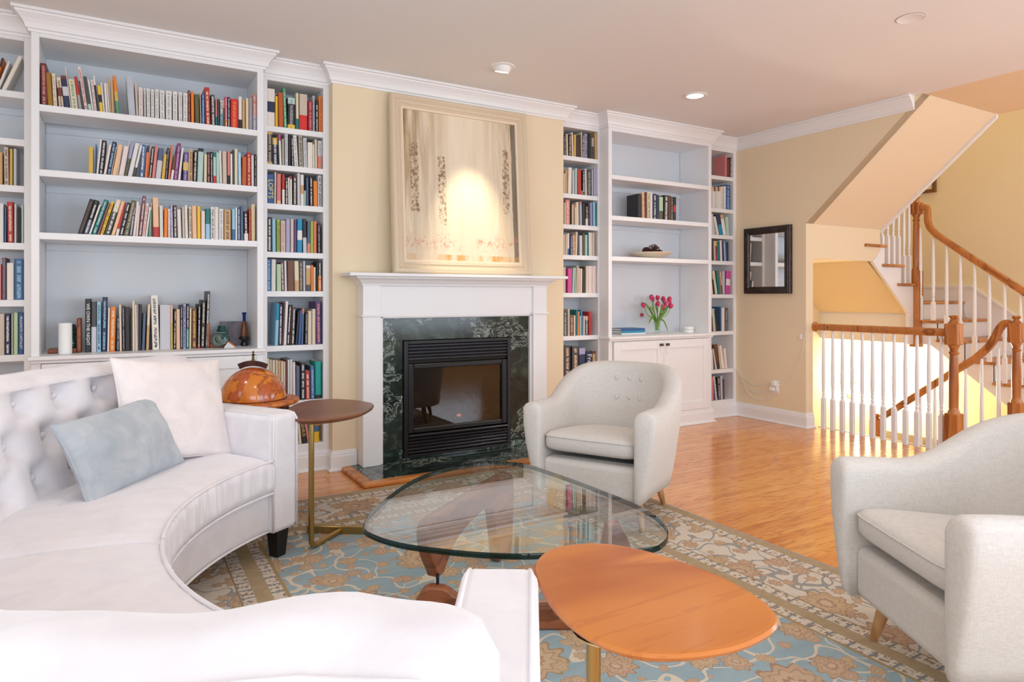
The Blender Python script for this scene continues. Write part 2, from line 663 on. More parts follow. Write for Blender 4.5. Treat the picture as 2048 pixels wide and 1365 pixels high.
def f_canvas(t, b):
    p = t.sep(t.obj())
    x, z = t.m('DIVIDE', p[0], .47), t.m('DIVIDE', p[2], .54)      # -1..1
    str1 = t.noise(t.map(t.obj(), (16, 1, 1.3)), 1.0, 5, .65)
    str2 = t.noise(t.map(t.obj(), (34, 1, 2.6), loc=(4, 0, 2)), 1.0, 5, .7)
    ax = t.m('ABSOLUTE', t.m('SUBTRACT', x, .08))
    side = t.m('MULTIPLY_ADD', ax, 1.35, -.35, clamp=True)
    up = t.m('MULTIPLY_ADD', z, .38, .62, clamp=True)
    k = t.m('MULTIPLY', side, up)
    k = t.m('MULTIPLY', k, t.m('MULTIPLY_ADD', str1, 3.6, -1.0, clamp=True))
    base = t.mix(t.m('MULTIPLY_ADD', str1, .9, -.1, clamp=True), lin((236, 224, 204)), lin((206, 186, 152)))
    c = t.mix(k, base, t.mix(t.m('MULTIPLY_ADD', str2, 3.0, -1.0, clamp=True), lin((176, 138, 74)), lin((112, 80, 38))))
    edge = t.m('MULTIPLY', t.m('GREATER_THAN', t.m('ADD', x, t.m('MULTIPLY', str2, .08)), .93), .8)
    c = t.mix(edge, c, lin((86, 76, 60)))
    # drips
    for cx, cz, hw in ((-.80, .10, .07), (-.36, -.05, .06), (.78, .15, .06)):
        dx = t.m('ABSOLUTE', t.m('SUBTRACT', x, t.m('MULTIPLY_ADD', str2, .12, cx - .06)))
        dz = t.m('ABSOLUTE', t.m('SUBTRACT', z, cz))
        kk = t.m('MULTIPLY', t.m('LESS_THAN', dx, hw), t.m('LESS_THAN', dz, .46))
        kk = t.m('MULTIPLY', kk, t.m('MULTIPLY_ADD', t.noise(t.obj(), 46, 4, .7), 5.0, -2.2, clamp=True))
        c = t.mix(kk, c, lin((120, 84, 44)))
    # row of small swirls low on the canvas
    zz = t.m('ABSOLUTE', t.m('SUBTRACT', z, -.74))
    sw = t.noise(t.map(t.obj(), (1, 1, .8)), 17, 4, .6, 2.4)
    m1 = t.m('MULTIPLY', t.m('LESS_THAN', zz, .13), t.m('GREATER_THAN', t.m('ABSOLUTE', t.m('SUBTRACT', x, .06)), .12))
    kk = t.m('MULTIPLY', m1, t.m('MULTIPLY_ADD', sw, 8.0, -4.1, clamp=True))
    kk = t.m('MULTIPLY', kk, t.m('MULTIPLY_ADD', zz, -7.0, 1.0, clamp=True))
    c = t.mix(t.m('MULTIPLY', kk, .95), c, t.mix(t.noise(t.obj(), 9, 1), lin((196, 120, 50)), lin((204, 130, 130))))
    bot = t.m('MULTIPLY', t.m('LESS_THAN', z, -.91), t.m('MULTIPLY_ADD', t.noise(t.map(t.obj(), (14, 1, 3)), 1.0, 3), 4.0, -1.7, clamp=True))
    c = t.mix(bot, c, lin((206, 150, 74)))
    t.put(b.inputs['Base Color'], c)
    t.put(b.inputs['Normal'], t.bump(str2, .3, .004))


mat('canvas', (220, 200, 170), .55, fn=f_canvas)


def f_frame(t, b):
    n = t.noise(t.map(t.obj(), (140, 140, 140)), 1.0, 1)
    t.put(b.inputs['Base Color'], t.mix(n, lin((206, 186, 160)), lin((222, 204, 178))))
    t.put(b.inputs['Normal'], t.bump(n, .5, .003))


mat('gilt_frame', (214, 196, 168), .45, fn=f_frame)
mat('liner_frame', (228, 210, 186), .5)
mat('ceramic', (232, 218, 196), .4)
mat('pine_cone', (72, 38, 28), .7)
mat('tulip_petal', (206, 52, 96), .5, Subsurface_Weight=.1)
mat('tulip_pale', (200, 110, 150), .5)
mat('tulip_leaf', (98, 146, 40), .5)
mat('tulip_stem', (120, 160, 56), .5)
mat('water', (170, 190, 90), .1)
mat('slate', (116, 110, 120), .6, fn=velvet((96, 90, 102), (150, 142, 148)))
mat('log_bark', (126, 96, 62), .9, fn=velvet((96, 70, 44), (168, 136, 92)))
mat('ash_glow', (150, 140, 170), .8)
mat('taupe_board', (128, 112, 84), .6)
mat('pages', (228, 220, 204), .8)
mat('teal_cover', (36, 132, 168), .45)
mat('blue_cover', (36, 84, 140), .45)

# ------------------------------------------------------------------ room shell
XL, YF = -1.7, -1.62           # left wall, wall behind the camera
YB = 4.87                      # wall behind the bookcases
XW, YS = 8.1, 4.86             # stair hall: far wall, end wall
XR = 5.26                      # wall with the mirror
YE = 3.77                      # where that wall ends
yM, yN, yC = 4.425, 4.545, 4.465   # fronts: wide cases, narrow cases, chimney breast
RISE = .187

fl = MB().box(XL - .05, 5.43, YF - .05, YB, -.25, -.021).box(5.43, XW + .05, YF - .05, 2.62, -.25, -.021)
floor = struct(fl.build('floor', 'oak_trim'), 'oak strip floor with a glossy honey finish')
# planks, laid along the bookcase wall
PL, PWID = {}, .0571
joined = MB()


def plank_mesh(L):
    L = round(L, 2)
    if L not in PL:
        e = .0006
        PL[L] = MB().add([(0 + e, e, -.021), (L - e, e, -.021), (L - e, PWID - e, -.021), (e, PWID - e, -.021),
                          (.002, .002, 0), (L - .002, .002, 0), (L - .002, PWID - .002, 0), (.002, PWID - .002, 0),
                          (e, e, -.0012), (L - e, e, -.0012), (L - e, PWID - e, -.0012), (e, PWID - e, -.0012)],
                         [(4, 5, 6, 7), (8, 9, 5, 4), (9, 10, 6, 5), (10, 11, 7, 6), (11, 8, 4, 7), (0, 1, 9, 8), (1, 2, 10, 9), (2, 3, 11, 10), (3, 0, 8, 11)]
                         ).mesh('plank', 'oak_floor')
    return PL[L]


rr = random.Random(5)
y = YF
while y < YB - PWID:
    x1 = 5.43 if y > 2.62 - PWID else XW
    x = XL
    while x < x1 - .02:
        L = min(rr.choice((.6, .85, 1.1, 1.4, 1.7, 2.0)), x1 - x)
        if x1 - x - L < .25:
            L = x1 - x
        vis = y > 1.55 and x + L > .6 and (x > 2.0 or x + L > 2.6 or y > 3.55) and y < 4.56 and x < 5.43
        if vis:
            o = put('plank', plank_mesh(L), floor)
            o.location = (x, y, 0)
        else:
            joined.box(x + .001, x + L - .001, y + .001, y + PWID - .001, -.021, 0)
        x += L
    y += PWID
o = joined.build('plank_field', 'oak_floor', floor)
o['kind'] = 'stuff'

struct(MB().box(XL - .05, 5.30, YF - .05, YB + .08, CEIL, CEIL + .12).build('ceiling', 'ceiling_paint'), 'flat white ceiling of the living room')
c2 = MB().box(5.30, 6.43, YF - .05, 2.765, CEIL, CEIL + .12).box(6.43, XW + .1, YF - .05, 1.6, CEIL, CEIL + .12)
struct(c2.build('ceiling_stair', 'beige_ceiling'), 'beige painted ceiling beside the stair opening')
struct(MB().box(5.2, XW + .1, 1.4, YS + .1, 5.3, 5.4).build('ceiling_upper', 'beige_ceiling'))
struct(MB().box(XL - .05, XR + .1, YB, YB + .08, 0, CEIL).build('wall_back', 'cream_wall'))
# chimney breast around the firebox
XB0, XB1 = 1.231, 3.12
FX0, FX1, FZ0, FZ1 = 1.700, 2.572, .045, .868
br = MB().box(XB0, FX0, yC, YB, 0, CEIL).box(FX1, XB1, yC, YB, 0, CEIL).box(FX0, FX1, yC, YB, FZ1, CEIL).box(FX0, FX1, yC, YB, 0, FZ0)
struct(br.build('wall_fireplace', 'cream_wall'), 'cream chimney breast between the bookcases')


def wall_holes(name, axis, at, th, a0, a1, z0, z1, holes, m):
    b = MB()
    edges = [a0]
    for (h0, h1, hz0, hz1) in holes:
        seg = [(edges[-1], h0, z0, z1), (h0, h1, z0, hz0), (h0, h1, hz1, z1)]
        for s0, s1, q0, q1 in seg:
            (b.box(s0, s1, at, at + th, q0, q1) if axis == 'x' else b.box(at, at + th, s0, s1, q0, q1))
        edges.append(h1)
    (b.box(edges[-1], a1, at, at + th, z0, z1) if axis == 'x' else b.box(at, at + th, edges[-1], a1, z0, z1))
    return struct(b.build(name, m))


wall_holes('wall_front', 'x', YF - .08, .08, XL - .05, XW + .1, 0, CEIL, [(-1.3, .6, .6, 2.3), (1.1, 3.0, .6, 2.3), (3.5, 5.4, .6, 2.3)], 'cream_wall')
wall_holes('wall_left', 'y', XL - .05, .05, YF, YB + .08, 0, CEIL, [(.65, 2.55, .6, 2.3)], 'cream_wall')


def window(n, axis, at, a0, a1, z0, z1):
    w = MB()
    t = .05
    def bx(s0, s1, q0, q1):
        (w.box(s0, s1, at - .05, at + .02, q0, q1) if axis == 'x' else w.box(at - .02, at + .05, s0, s1, q0, q1))
    bx(a0, a0 + t, z0, z1), bx(a1 - t, a1, z0, z1), bx(a0 + t, a1 - t, z0, z0 + t), bx(a0 + t, a1 - t, z1 - t, z1)
    o = struct(w.build('window_%d' % n, 'white_paint'), 'white framed window behind the seating')
    g = MB()
    (g.box(a0 + t, a1 - t, at - .03, at - .024, z0 + t, z1 - t) if axis == 'x' else g.box(at + .02, at + .026, a0 + t, a1 - t, z0 + t, z1 - t))
    g.build('pane', 'window_glass', o)


window(1, 'x', YF - .02, -1.3, .6, .6, 2.3)
window(2, 'x', YF - .02, 1.1, 3.0, .6, 2.3)
window(3, 'x', YF - .02, 3.5, 5.4, .6, 2.3)
window(4, 'y', XL - .03, .65, 2.55, .6, 2.3)
window(5, 'y', XW + .04, -1.2, .8, .6, 2.4)

# wall with the mirror, cut below by the stair soffit
SOF0, SOF1, SY = 1.828, CEIL, 2.77
struct(MB().prism([(YB, 0), (YB, CEIL), (SY, CEIL), (YE, SOF0), (YE, 0)], 'x', XR, XR + .1).build('wall_right', 'cream_wall', recalc=True), 'beige wall with the framed mirror')
# stair hall walls
wall_holes('wall_stair', 'y', XW, .1, YF - .05, YS + .1, -2.6, 5.3, [(-1.2, .8, .6, 2.4)], 'stair_wall')
struct(MB().box(XR + .1, XW, YS, YS + .1, -2.6, 5.3).build('wall_stair_back', 'stair_wall'))
struct(MB().box(XR, XR + .1, 1.4, YB, CEIL + .12, 5.3).box(XR + .1, XW, 1.4, 1.5, CEIL + .12, 5.3).build('wall_upper', 'stair_wall'))
struct(MB().box(XR, XR + .1, YF, YS, -2.6, -.25).box(XR + .1, XW, YF - .05, YF, -2.6, -.25).build('wall_lower', 'stair_wall'))
struct(MB().box(XR, XW, YF, YS, -2.65, -2.6).build('floor_lower', 'oak_tread'))
struct(MB().prism([(XR + .1, 1.518), (6.27, 1.518), (6.40, 1.62), (6.40, 1.85), (XR + .1, 1.85)], 'y', YE, YE + .06).build('wall_bulkhead', 'cream_wall', recalc=True), 'beige bulkhead under the upper stair flight')
sof = MB().prism([(YE, SOF0), (SY, SOF1), (SY, SOF1 + .3), (YE, SOF0 + .3)], 'x', XR + .0005, 6.40)
struct(sof.build('ceiling_soffit', 'cream_wall', recalc=True), 'sloping beige soffit under the upper stair flight')
# underside of landing and short flight, seen through the opening
und = MB().prism([(XR + .1, 1.52), (6.27, 1.52), (7.02, 1.0), (7.02, 1.04), (6.3, 1.56), (XR + .1, 1.56)], 'y', YE + .06, YS)
struct(und.build('ceiling_landing', 'stair_wall', recalc=True))
struct(MB().box(XW - .02, XW, 2.0, YS, -1.3, -.47).build('trim_9', 'taupe_board'), 'taupe board low on the stair wall')

# crown moulding, one run around every case front
crown = [(0, CEIL - .112), (.010, CEIL - .112), (.013, CEIL - .100), (.022, CEIL - .094), (.024, CEIL - .086), (.030, CEIL - .070), (.042, CEIL - .050), (.058, CEIL - .032), (.064, CEIL - .026), (.066, CEIL - .018), (.080, CEIL - .016), (.080, CEIL - .0005), (0, CEIL - .0005)]
XA0, XA1, XD0, XD1 = -.417, .783, 3.555, 4.785
run = [(XL, yN), (XA0, yN), (XA0, yM), (XA1, yM), (XA1, yN), (XB0, yN), (XB0, yC), (XB1, yC), (XB1, yN), (XD0, yN), (XD0, yM), (XD1, yM), (XD1, yN), (XR, yN), (XR, 2.83)]
struct(MB().sweep(run, crown).build('trim_1', 'white_paint', recalc=True), 'white crown moulding stepping along the bookcases')
base = [(0, .001), (.030, .001), (.030, .010), (.024, .018), (.016, .020), (.016, .098), (.012, .108), (.013, .114), (.009, .118), (.006, .134), (0, .136)]
struct(MB().sweep([(XA1 + .001, yN), (XB0, yN), (XB0, yC), (1.394, yC)], base).build('baseboard_left', 'white_paint', recalc=True), 'white baseboard left of the fireplace')
struct(MB().sweep([(2.885, yC), (XB1, yC), (XB1, yN), (XD0, yN), (XD0, yM), (XD1, yM), (XD1, yN), (XR, yN), (XR, YE), (XR + .1, YE)], base).build('baseboard_right', 'white_paint', recalc=True), 'white baseboard along the right cases and wall')
struct(MB().sweep([(XL, yN), (XA0, yN), (XA0, yM), (XA1, yM)], base).build('baseboard_far_left', 'white_paint', recalc=True))
struct(MB().box(5.43, 5.455, 2.60, YE, -.27, .004).box(5.455, 6.3, 2.60, 2.62, -.27, .004).build('trim_2', 'white_paint'), 'white edge board of the stair opening')

# ------------------------------------------------------------------ ceiling fittings
e = thing('recessed_light', 'lit eyeball downlight tilted at the painting', 'light', (2.217, 3.887, CEIL))
MB().lathe([(.048, .002), (.086, .002), (.086, -.004), (.080, -.007), (.048, -.007)], 32, cap=False).build('trim_ring', 'plastic_white', e, 40)
eb = MB()
tilt = Matrix.Rotation(radians(16), 4, 'X')
eb.lathe([(.058, .03), (.060, -.01), (.055, -.032), (.047, -.036), (.044, -.028)], 28, cap=False)
eb.v = [tuple(tilt @ Vector(p)) for p in eb.v]
eb.build('eyeball', 'plastic_white', e, 40)
eb = MB().lathe([(.043, -.0295), (.040, -.034), (.001, -.035)], 28)
eb.v = [tuple(tilt @ Vector(p)) for p in eb.v]
eb.build('lens', 'lamp_lens', e, 40)
spot('painting_spot', (2.217, 3.90, CEIL - .05), (2.22, 4.37, 1.52), 55, 42, .9, (1, .84, .60), .03)
e = thing('recessed_light', 'lit flush downlight in front of the empty upper shelves', 'light', (3.81, 3.69, CEIL))
MB().lathe([(.062, .002), (.090, .002), (.090, -.004), (.082, -.008), (.062, -.008)], 32, cap=False).build('trim_ring', 'plastic_white', e, 40)
MB().lathe([(.061, -.004), (.055, -.006), (.001, -.007)], 28).build('lens', 'lamp_lens', e, 40)
spot('downlight', (3.81, 3.69, CEIL - .05), (3.81, 3.75, 0), 22, 95, .8, (1, .88, .70), .06)
e = thing('ceiling_disc', 'white flush ceiling disc without light, nearest the stairs', 'ceiling disc', (3.783, 2.06, CEIL))
MB().lathe([(.001, -.001), (.06, -.001), (.066, -.004), (.07, -.0005)], 32, cap=False).build('cover_plate', 'ceiling_paint', e, 40)
MB().lathe([(.0715, .0), (.0715, -.0015), (.0705, -.0015), (.0705, 0)], 40, cap=False).build('shadow_gap', 'black_metal', e)
for p in ((.6, 1.9), (2.2, 1.0), (-.3, 3.2)):
    spot('downlight', (p[0], p[1], CEIL - .03), (p[0], p[1], 0), 14, 120, .8, (1, .90, .76), .06)

# ------------------------------------------------------------------ bookcases
def bookcase(name, label, x0, x1, o0, o1, yf, shelves, main=False, top=2.592, counter=None, depth=.29, base_top=None, yb=4.83):
    """shelves: heights of the upper faces"""
    t = thing(name, label, 'bookcase', ((x0 + x1) / 2, yf, 0))
    cx, cy = (x0 + x1) / 2, yf

    def part(nm, *bx, m='white_paint', bev=.0015, par=None):
        b = MB()
        for q in bx:
            b.box(q[0] - cx, q[1] - cx, q[2] - cy, q[3] - cy, q[4], q[5])
        return b.build(nm, m, par or t, bevel=bev, seg=1)
    zb = counter or 0.0
    part('stile', (x0 + .0005, o0, yf, yf + .022, zb, CEIL))
    part('stile', (o1, x1 - .0005, yf, yf + .022, zb, CEIL))
    part('frieze', (o0, o1, yf, yf + .022, top, CEIL))
    part('side_panel', (x0 + .001, o0 - .004, yf + .022, yb, 0, CEIL - .01))
    part('side_panel', (o1 + .004, x1 - .001, yf + .022, yb, 0, CEIL - .01))
    part('top_panel', (o0 - .004, o1 + .004, yf + .022, yb, top + .002, top + .02))
    part('back_panel', (o0 - .004, o1 + .004, yb, yb + .012, 0, top + .02), m='shelf_back')
    for z in shelves:
        part('shelf', (o0 - .002, o1 + .002, yf + .004, yf + depth, z - .037, z))
        part('back_rail', (o0 - .002, o1 + .002, yb - .012, yb, z - .075, z - .037), m='shelf_back')
    bt = base_top or .10
    if not main:
        part('plinth', (o0 - .002, o1 + .002, yf, yf + .022, 0, bt))
    else:
        part('countertop', (x0 - .012, x1 + .012, yf - .03, yb, counter - .022, counter), bev=.004)
        part('counter_moulding', (x0 - .004, x1 + .004, yf - .014, yf + .02, counter - .040, counter - .022), bev=.004)
        part('stile', (x0 + .0005, x0 + .045, yf, yf + .022, 0, counter - .04))
        part('stile', (x1 - .045, x1 - .0005, yf, yf + .022, 0, counter - .04))
        part('plinth', (x0 + .045, x1 - .045, yf, yf + .022, 0, .135))
        mid = (x0 + x1) / 2
        for k, (a, b_) in enumerate(((x0 + .048, mid - .0015), (mid + .0015, x1 - .048))):
            z0, z1 = .138, counter - .043
            s = .075
            d = part('door', (a, a + s, yf - .016, yf + .004, z0, z1), bev=.002)
            part('rail', (a + s, b_ - s, yf - .016, yf + .004, z1 - s, z1), par=d, bev=.002)
            part('rail', (a + s, b_ - s, yf - .016, yf + .004, z0, z0 + s), par=d, bev=.002)
            part('door_stile', (b_ - s, b_, yf - .016, yf + .004, z0, z1), par=d, bev=.002)
            part('door_panel', (a + s - .005, b_ - s + .005, yf - .006, yf + .002, z0 + s - .005, z1 - s + .005), par=d)
            kx = b_ - .035 if k == 0 else a + .035
            part('knob', (kx - .017, kx + .017, yf - .036, yf - .016, z1 - .052, z1 - .030), m='bronze', par=d, bev=.003)
            part('child_lock', (kx - .012, kx + .012, yf - .022, yf - .016, z1 - .12, z1 - .062), m='plastic_white', par=d, bev=.003)
    return t


bookcase('bookcase', 'white bookcase cut by the left picture edge', -.90, XA0, -.86, -.459, yN, [2.31, 2.047, 1.79, 1.473, 1.158, .855, .481, .186], base_top=.18)
bookcase('bookcase', 'wide white bookcase behind the sofa, packed with books', XA0, XA1, -.379, .745, yM, [2.227, 1.872, 1.527], True, counter=.85)
bookcase('bookcase', 'narrow white bookcase just left of the fireplace', XA1, XB0, .827, 1.19, yN, [2.295, 2.045, 1.787, 1.47, 1.212, .852, .481, .186], base_top=.18)
bookcase('bookcase', 'narrow white bookcase just right of the fireplace', XB1, XD0, 3.165, 3.54, yN, [2.355, 2.038, 1.78, 1.524, 1.206, .845, .472, .17], base_top=.165)
bookcase('bookcase', 'wide white bookcase with tulips and mostly bare shelves', XD0, XD1, 3.593, 4.745, yM, [2.212, 1.865, 1.518], True, counter=.832, top=2.582, yb=4.80)
bookcase('bookcase', 'narrow white bookcase in the corner beside the mirror wall', XD1, XR, 4.83, 5.219, yN, [2.351, 2.032, 1.776, 1.523, 1.197, .837, .466, .166], base_top=.165)

# ------------------------------------------------------------------ fireplace
def boxpart(t, nm, m, q, bev=.0015, seg=1, org=None, smooth=0):
    o_ = org or t.location
    return MB().box(q[0] - o_[0], q[1] - o_[0], q[2] - o_[1], q[3] - o_[1], q[4] - o_[2], q[5] - o_[2]).build(nm, m, t, smooth, bev, seg)


HZ = .028                       # hearth height
MX0, MX1 = 1.402, 2.878
t = thing('fireplace_mantel', 'white wooden fireplace mantel with a deep shelf', 'mantel', (2.14, yC, 0))
boxpart(t, 'mantel_shelf', 'white_paint', (1.282, 3.005, 4.235, yC - .0005, 1.312, 1.334), .004, 2)
cove = [(0, 1.252), (.008, 1.252), (.010, 1.262), (.018, 1.270), (.034, 1.288), (.058, 1.300), (.060, 1.312), (0, 1.312)]
mo = MB().sweep([(p[0] - 2.14, p[1] - yC) for p in ((MX0, yC - .0005), (MX0, 4.345), (MX1, 4.345), (MX1, yC - .0005))], cove)
mo.build('shelf_moulding', 'white_paint', t, recalc=True)
boxpart(t, 'frieze_board', 'white_paint', (1.526, 2.753, 4.357, yC - .0005, 1.034, 1.260))
for a, b_ in ((MX0, 1.526), (2.753, MX1)):
    boxpart(t, 'pilaster', 'white_paint', (a, b_, 4.345, yC - .0005, HZ, 1.262))
    boxpart(t, 'pilaster_cap', 'white_paint', (a - .012, b_ + .012, 4.332, yC - .0008, 1.040, 1.054), .003, 2)
for a, b_ in ((1.526, 1.549), (2.732, 2.753)):
    boxpart(t, 'inner_moulding', 'white_paint', (a, b_, 4.362, yC - .0005, HZ, 1.030), .004, 2)
boxpart(t, 'inner_moulding', 'white_paint', (1.549, 2.732, 4.362, yC - .0005, 1.026, 1.034), .003, 2)

t = thing('marble_surround', 'dark green marble surround framing the gas fire', 'fireplace surround', (2.14, 4.385, 0))
boxpart(t, 'marble_slab', 'green_marble', (1.549, 2.732, 4.385, yC - .0005, FZ1 + .001, 1.026))
boxpart(t, 'marble_slab', 'green_marble', (1.549, FX0 - .001, 4.385, yC - .0005, HZ, FZ1))
boxpart(t, 'marble_slab', 'green_marble', (FX1 + .001, 2.732, 4.385, yC - .0005, HZ, FZ1))
boxpart(t, 'marble_slab', 'green_marble', (FX0, FX1, 4.385, yC - .0005, HZ, FZ0))

t = thing('hearth', 'green marble hearth slab edged with oak trim', 'hearth', (2.14, 4.2, 0))
HX0, HX1, HY = 1.282, 2.998, 3.955
boxpart(t, 'marble_slab', 'green_marble', (HX0 + .07, HX1 - .07, HY + .07, yC - .0005, .0015, HZ - .001))
ow = .07


def trim_piece(pts):
    b = MB()
    top = [(p[0], p[1], HZ) for p in pts]
    n = len(pts)
    v = [(p[0] - 2.14, p[1] - 4.2, .0015) for p in pts] + [(p[0] - 2.14, p[1] - 4.2, HZ) for p in pts]
    b.add(v, [tuple(range(n - 1, -1, -1)), tuple(range(n, 2 * n))] + [(i, (i + 1) % n, (i + 1) % n + n, i + n) for i in range(n)])
    b.build('wood_trim', 'oak_trim', t, bevel=.006, seg=2)


trim_piece([(HX0, HY), (HX1, HY), (HX1 - ow, HY + ow), (HX0 + ow, HY + ow)])
trim_piece([(HX0, HY + .001), (HX0 + ow, HY + ow + .001), (HX0 + ow, yC - .001), (HX0, yC - .035)])
trim_piece([(HX1, HY + .001), (HX1, yC - .035), (HX1 - ow, yC - .001), (HX1 - ow, HY + ow + .001)])

# gas fire
t = thing('gas_fireplace', 'black gas fireplace insert with louvers and glass front', 'fireplace', (2.136, 4.385, FZ0))
yI = 4.372
P = lambda nm, m, q, bev=.0015, par=None: boxpart(par or t, nm, m, q, bev, org=t.location)
g0, g1 = FX0 + .004, FX1 - .004
fz0, fz1 = FZ0 + .002, FZ1 - .003
P('side_frame', 'black_metal', (g0, g0 + .03, yI, 4.43, fz0, fz1))
P('side_frame', 'black_metal', (g1 - .03, g1, yI, 4.43, fz0, fz1))
P('top_frame', 'black_metal', (g0 + .03, g1 - .03, yI - .004, 4.43, fz1 - .022, fz1))
for k in range(5):
    z = fz1 - .044 - k * .0235
    P('louver', 'louver_metal', (g0 + .03, g1 - .03, yI + .002 + .002 * (k % 2), 4.40, z, z + .017), .004)
P('bottom_frame', 'black_metal', (g0 + .03, g1 - .03, yI - .004, 4.43, fz0, fz0 + .016))
for k in range(5):
    z = fz0 + .022 + k * .0235
    P('louver', 'louver_metal', (g0 + .03, g1 - .03, yI + .002, 4.40, z, z + .017), .004)
P('sill_bar', 'louver_metal', (g0 + .03, g1 - .03, yI - .012, 4.40, fz0 + .142, fz0 + .158), .004)
P('louver_back', 'soot', (g0 + .03, g1 - .03, 4.402, 4.41, fz0 + .016, fz0 + .15))
P('louver_back', 'soot', (g0 + .03, g1 - .03, 4.402, 4.41, fz1 - .16, fz1 - .02))
dz0, dz1 = fz0 + .165, fz1 - .165
dx0, dx1 = g0 + .03, g1 - .03
P('door_frame', 'black_metal', (dx0, dx0 + .045, yI + .004, 4.42, dz0, dz1), .006)
P('door_frame', 'black_metal', (dx1 - .045, dx1, yI + .004, 4.42, dz0, dz1), .006)
P('door_frame', 'black_metal', (dx0 + .045, dx1 - .045, yI + .004, 4.42, dz1 - .035, dz1), .006)
P('door_frame', 'black_metal', (dx0 + .045, dx1 - .045, yI + .004, 4.42, dz0, dz0 + .035), .006)
P('fire_glass', 'fire_glass', (dx0 + .04, dx1 - .04, yI + .024, yI + .029, dz0 + .03, dz1 - .03), 0)
P('firebox_back', 'soot', (dx0, dx1, 4.78, 4.80, fz0, fz1))
P('firebox_side', 'soot', (dx0 - .02, dx0, 4.43, 4.80, fz0, fz1))
P('firebox_side', 'soot', (dx1, dx1 + .02, 4.43, 4.80, fz0, fz1))
P('firebox_floor', 'soot', (dx0, dx1, 4.43, 4.78, dz0 + .0, dz0 + .03))
P('firebox_top', 'soot', (dx0, dx1, 4.43, 4.78, dz1 - .01, dz1))


def log(p0, p1, r, nm='ceramic_log'):
    b = MB()
    a, c = Vector(p0), Vector(p1)
    n = 14
    pts, rad = [], []
    for i in range(n + 1):
        f = i / n
        q = a.lerp(c, f) + Vector((mnoise.noise(Vector((f * 4, r * 90, 1))), mnoise.noise(Vector((f * 4, 3, r * 70))), mnoise.noise(Vector((f * 4, 9, r * 50))))) * .018
        pts.append(tuple(q - Vector(t.location)))
        rad.append(r * (1 + .22 * mnoise.noise(Vector((f * 7, p0[0] * 9, 2)))) * (1 if i not in (0, n) else .8))
    b.tube(pts, rad, 12)
    b.build(nm, 'log_bark', t, 60)


zf = dz0 + .03
log((1.98, 4.50, zf + .05), (1.86, 4.66, zf + .20), .042)
log((2.02, 4.52, zf + .10), (2.10, 4.64, zf + .24), .026)
log((2.32, 4.50, zf + .06), (2.22, 4.68, zf + .22), .040)
log((2.42, 4.52, zf + .05), (2.40, 4.62, zf + .22), .028)
log((2.06, 4.60, zf + .04), (2.34, 4.62, zf + .05), .034)
b = MB()
for k in range(40):
    q = (RND.uniform(2.06, 2.36) - t.location[0], RND.uniform(4.47, 4.56) - t.location[1], zf + RND.uniform(.004, .02) - FZ0)
    b.lathe([(.001, -.012), (.014, -.006), (.016, .002), (.008, .012), (.001, .014)], 6, q, cap=False)
o = b.build('ember_bed', 'ash_glow', t)
o['kind'] = 'stuff'
MB().lathe([(.001, 0), (.018, .004), (.016, .016), (.001, .022)], 10, (2.20 - t.location[0], 4.52 - t.location[1], zf + .03 - FZ0), cap=False).build('pilot_glow', 'ember', t, 60)

# ------------------------------------------------------------------ painting on the mantel
PW, PH = 1.108, 1.262
lean = math.asin((4.42 - 4.335) / PH)
t = thing('painting', 'large gold and cream abstract painting leaning on the mantel', 'painting', (2.166, 4.345, 1.336))
t.rotation_euler = (-lean, 0, 0)
fprof = [(0, 0), (.0, .030), (.010, .040), (.030, .042), (.046, .028), (.058, .024), (.066, .030), (.074, .024), (.080, .024)]   # inwards, towards viewer


def frame_sides(t, w, h, prof, m, nm, zc, depth0=0.):
    """four mitred mouldings; local x width, z height from 0, y negative = viewer"""
    cs = [(-w / 2, 0), (w / 2, 0), (w / 2, h), (-w / 2, h)]
    for i in range(4):
        a, b_ = cs[i], cs[(i + 1) % 4]
        rows = []
        for q, sg in ((a, 1), (b_, 1)):
            sx = 1 if q[0] < 0 else -1
            sz = 1 if q[1] < h / 2 else -1
            rows.append([(q[0] + sx * d, -y_ - depth0, q[1] + sz * d) for d, y_ in prof] + [(q[0] + sx * prof[-1][0], -depth0 + .012, q[1] + sz * prof[-1][0]), (q[0], -depth0 + .012, q[1])])
        mb = MB().grid(rows, closed_v=True)
        n = len(prof) + 2
        mb.f += [tuple(range(n)), tuple(range(2 * n - 1, n - 1, -1))]
        mb.mi += [0, 0]
        mb.build(nm, m, t, recalc=True)


frame_sides(t, PW, PH, fprof, 'gilt_frame', 'frame_side', 0)
lo = bpy.data.objects.new('liner', None)
COL.objects.link(lo)
lo.parent = t
lo.location = (0, 0, .080)
frame_sides(lo, PW - .16, PH - .16, [(0, .014), (0, .020), (.016, .018), (.018, .010)], 'liner_frame', 'liner_side', 0)
o = MB().box(-(PW - .19) / 2, (PW - .19) / 2, -.008, .008, -(PH - .19) / 2, (PH - .19) / 2).build('canvas', 'canvas', t)
o.location = (0, 0, PH / 2)
# the frame rests on its lower back edge
t.location = (2.166, 4.345, 1.3365)

# ------------------------------------------------------------------ mirror, outlet, cords
t = thing('wall_mirror', 'rectangular mirror in a dark brown wood frame', 'mirror', (XR - .0005, 4.167, 1.202))
t.rotation_euler = (0, 0, radians(-90))
mp = [(0, 0), (0, .018), (.006, .026), (.016, .024), (.024, .030), (.050, .026), (.058, .016), (.066, .014)]
frame_sides(t, .52, .63, mp, 'frame_dark', 'frame_side', 0, .012)
MB().box(-.198, .198, -.022, -.002, .064, .566).build('mirror_glass', 'mirror', t)

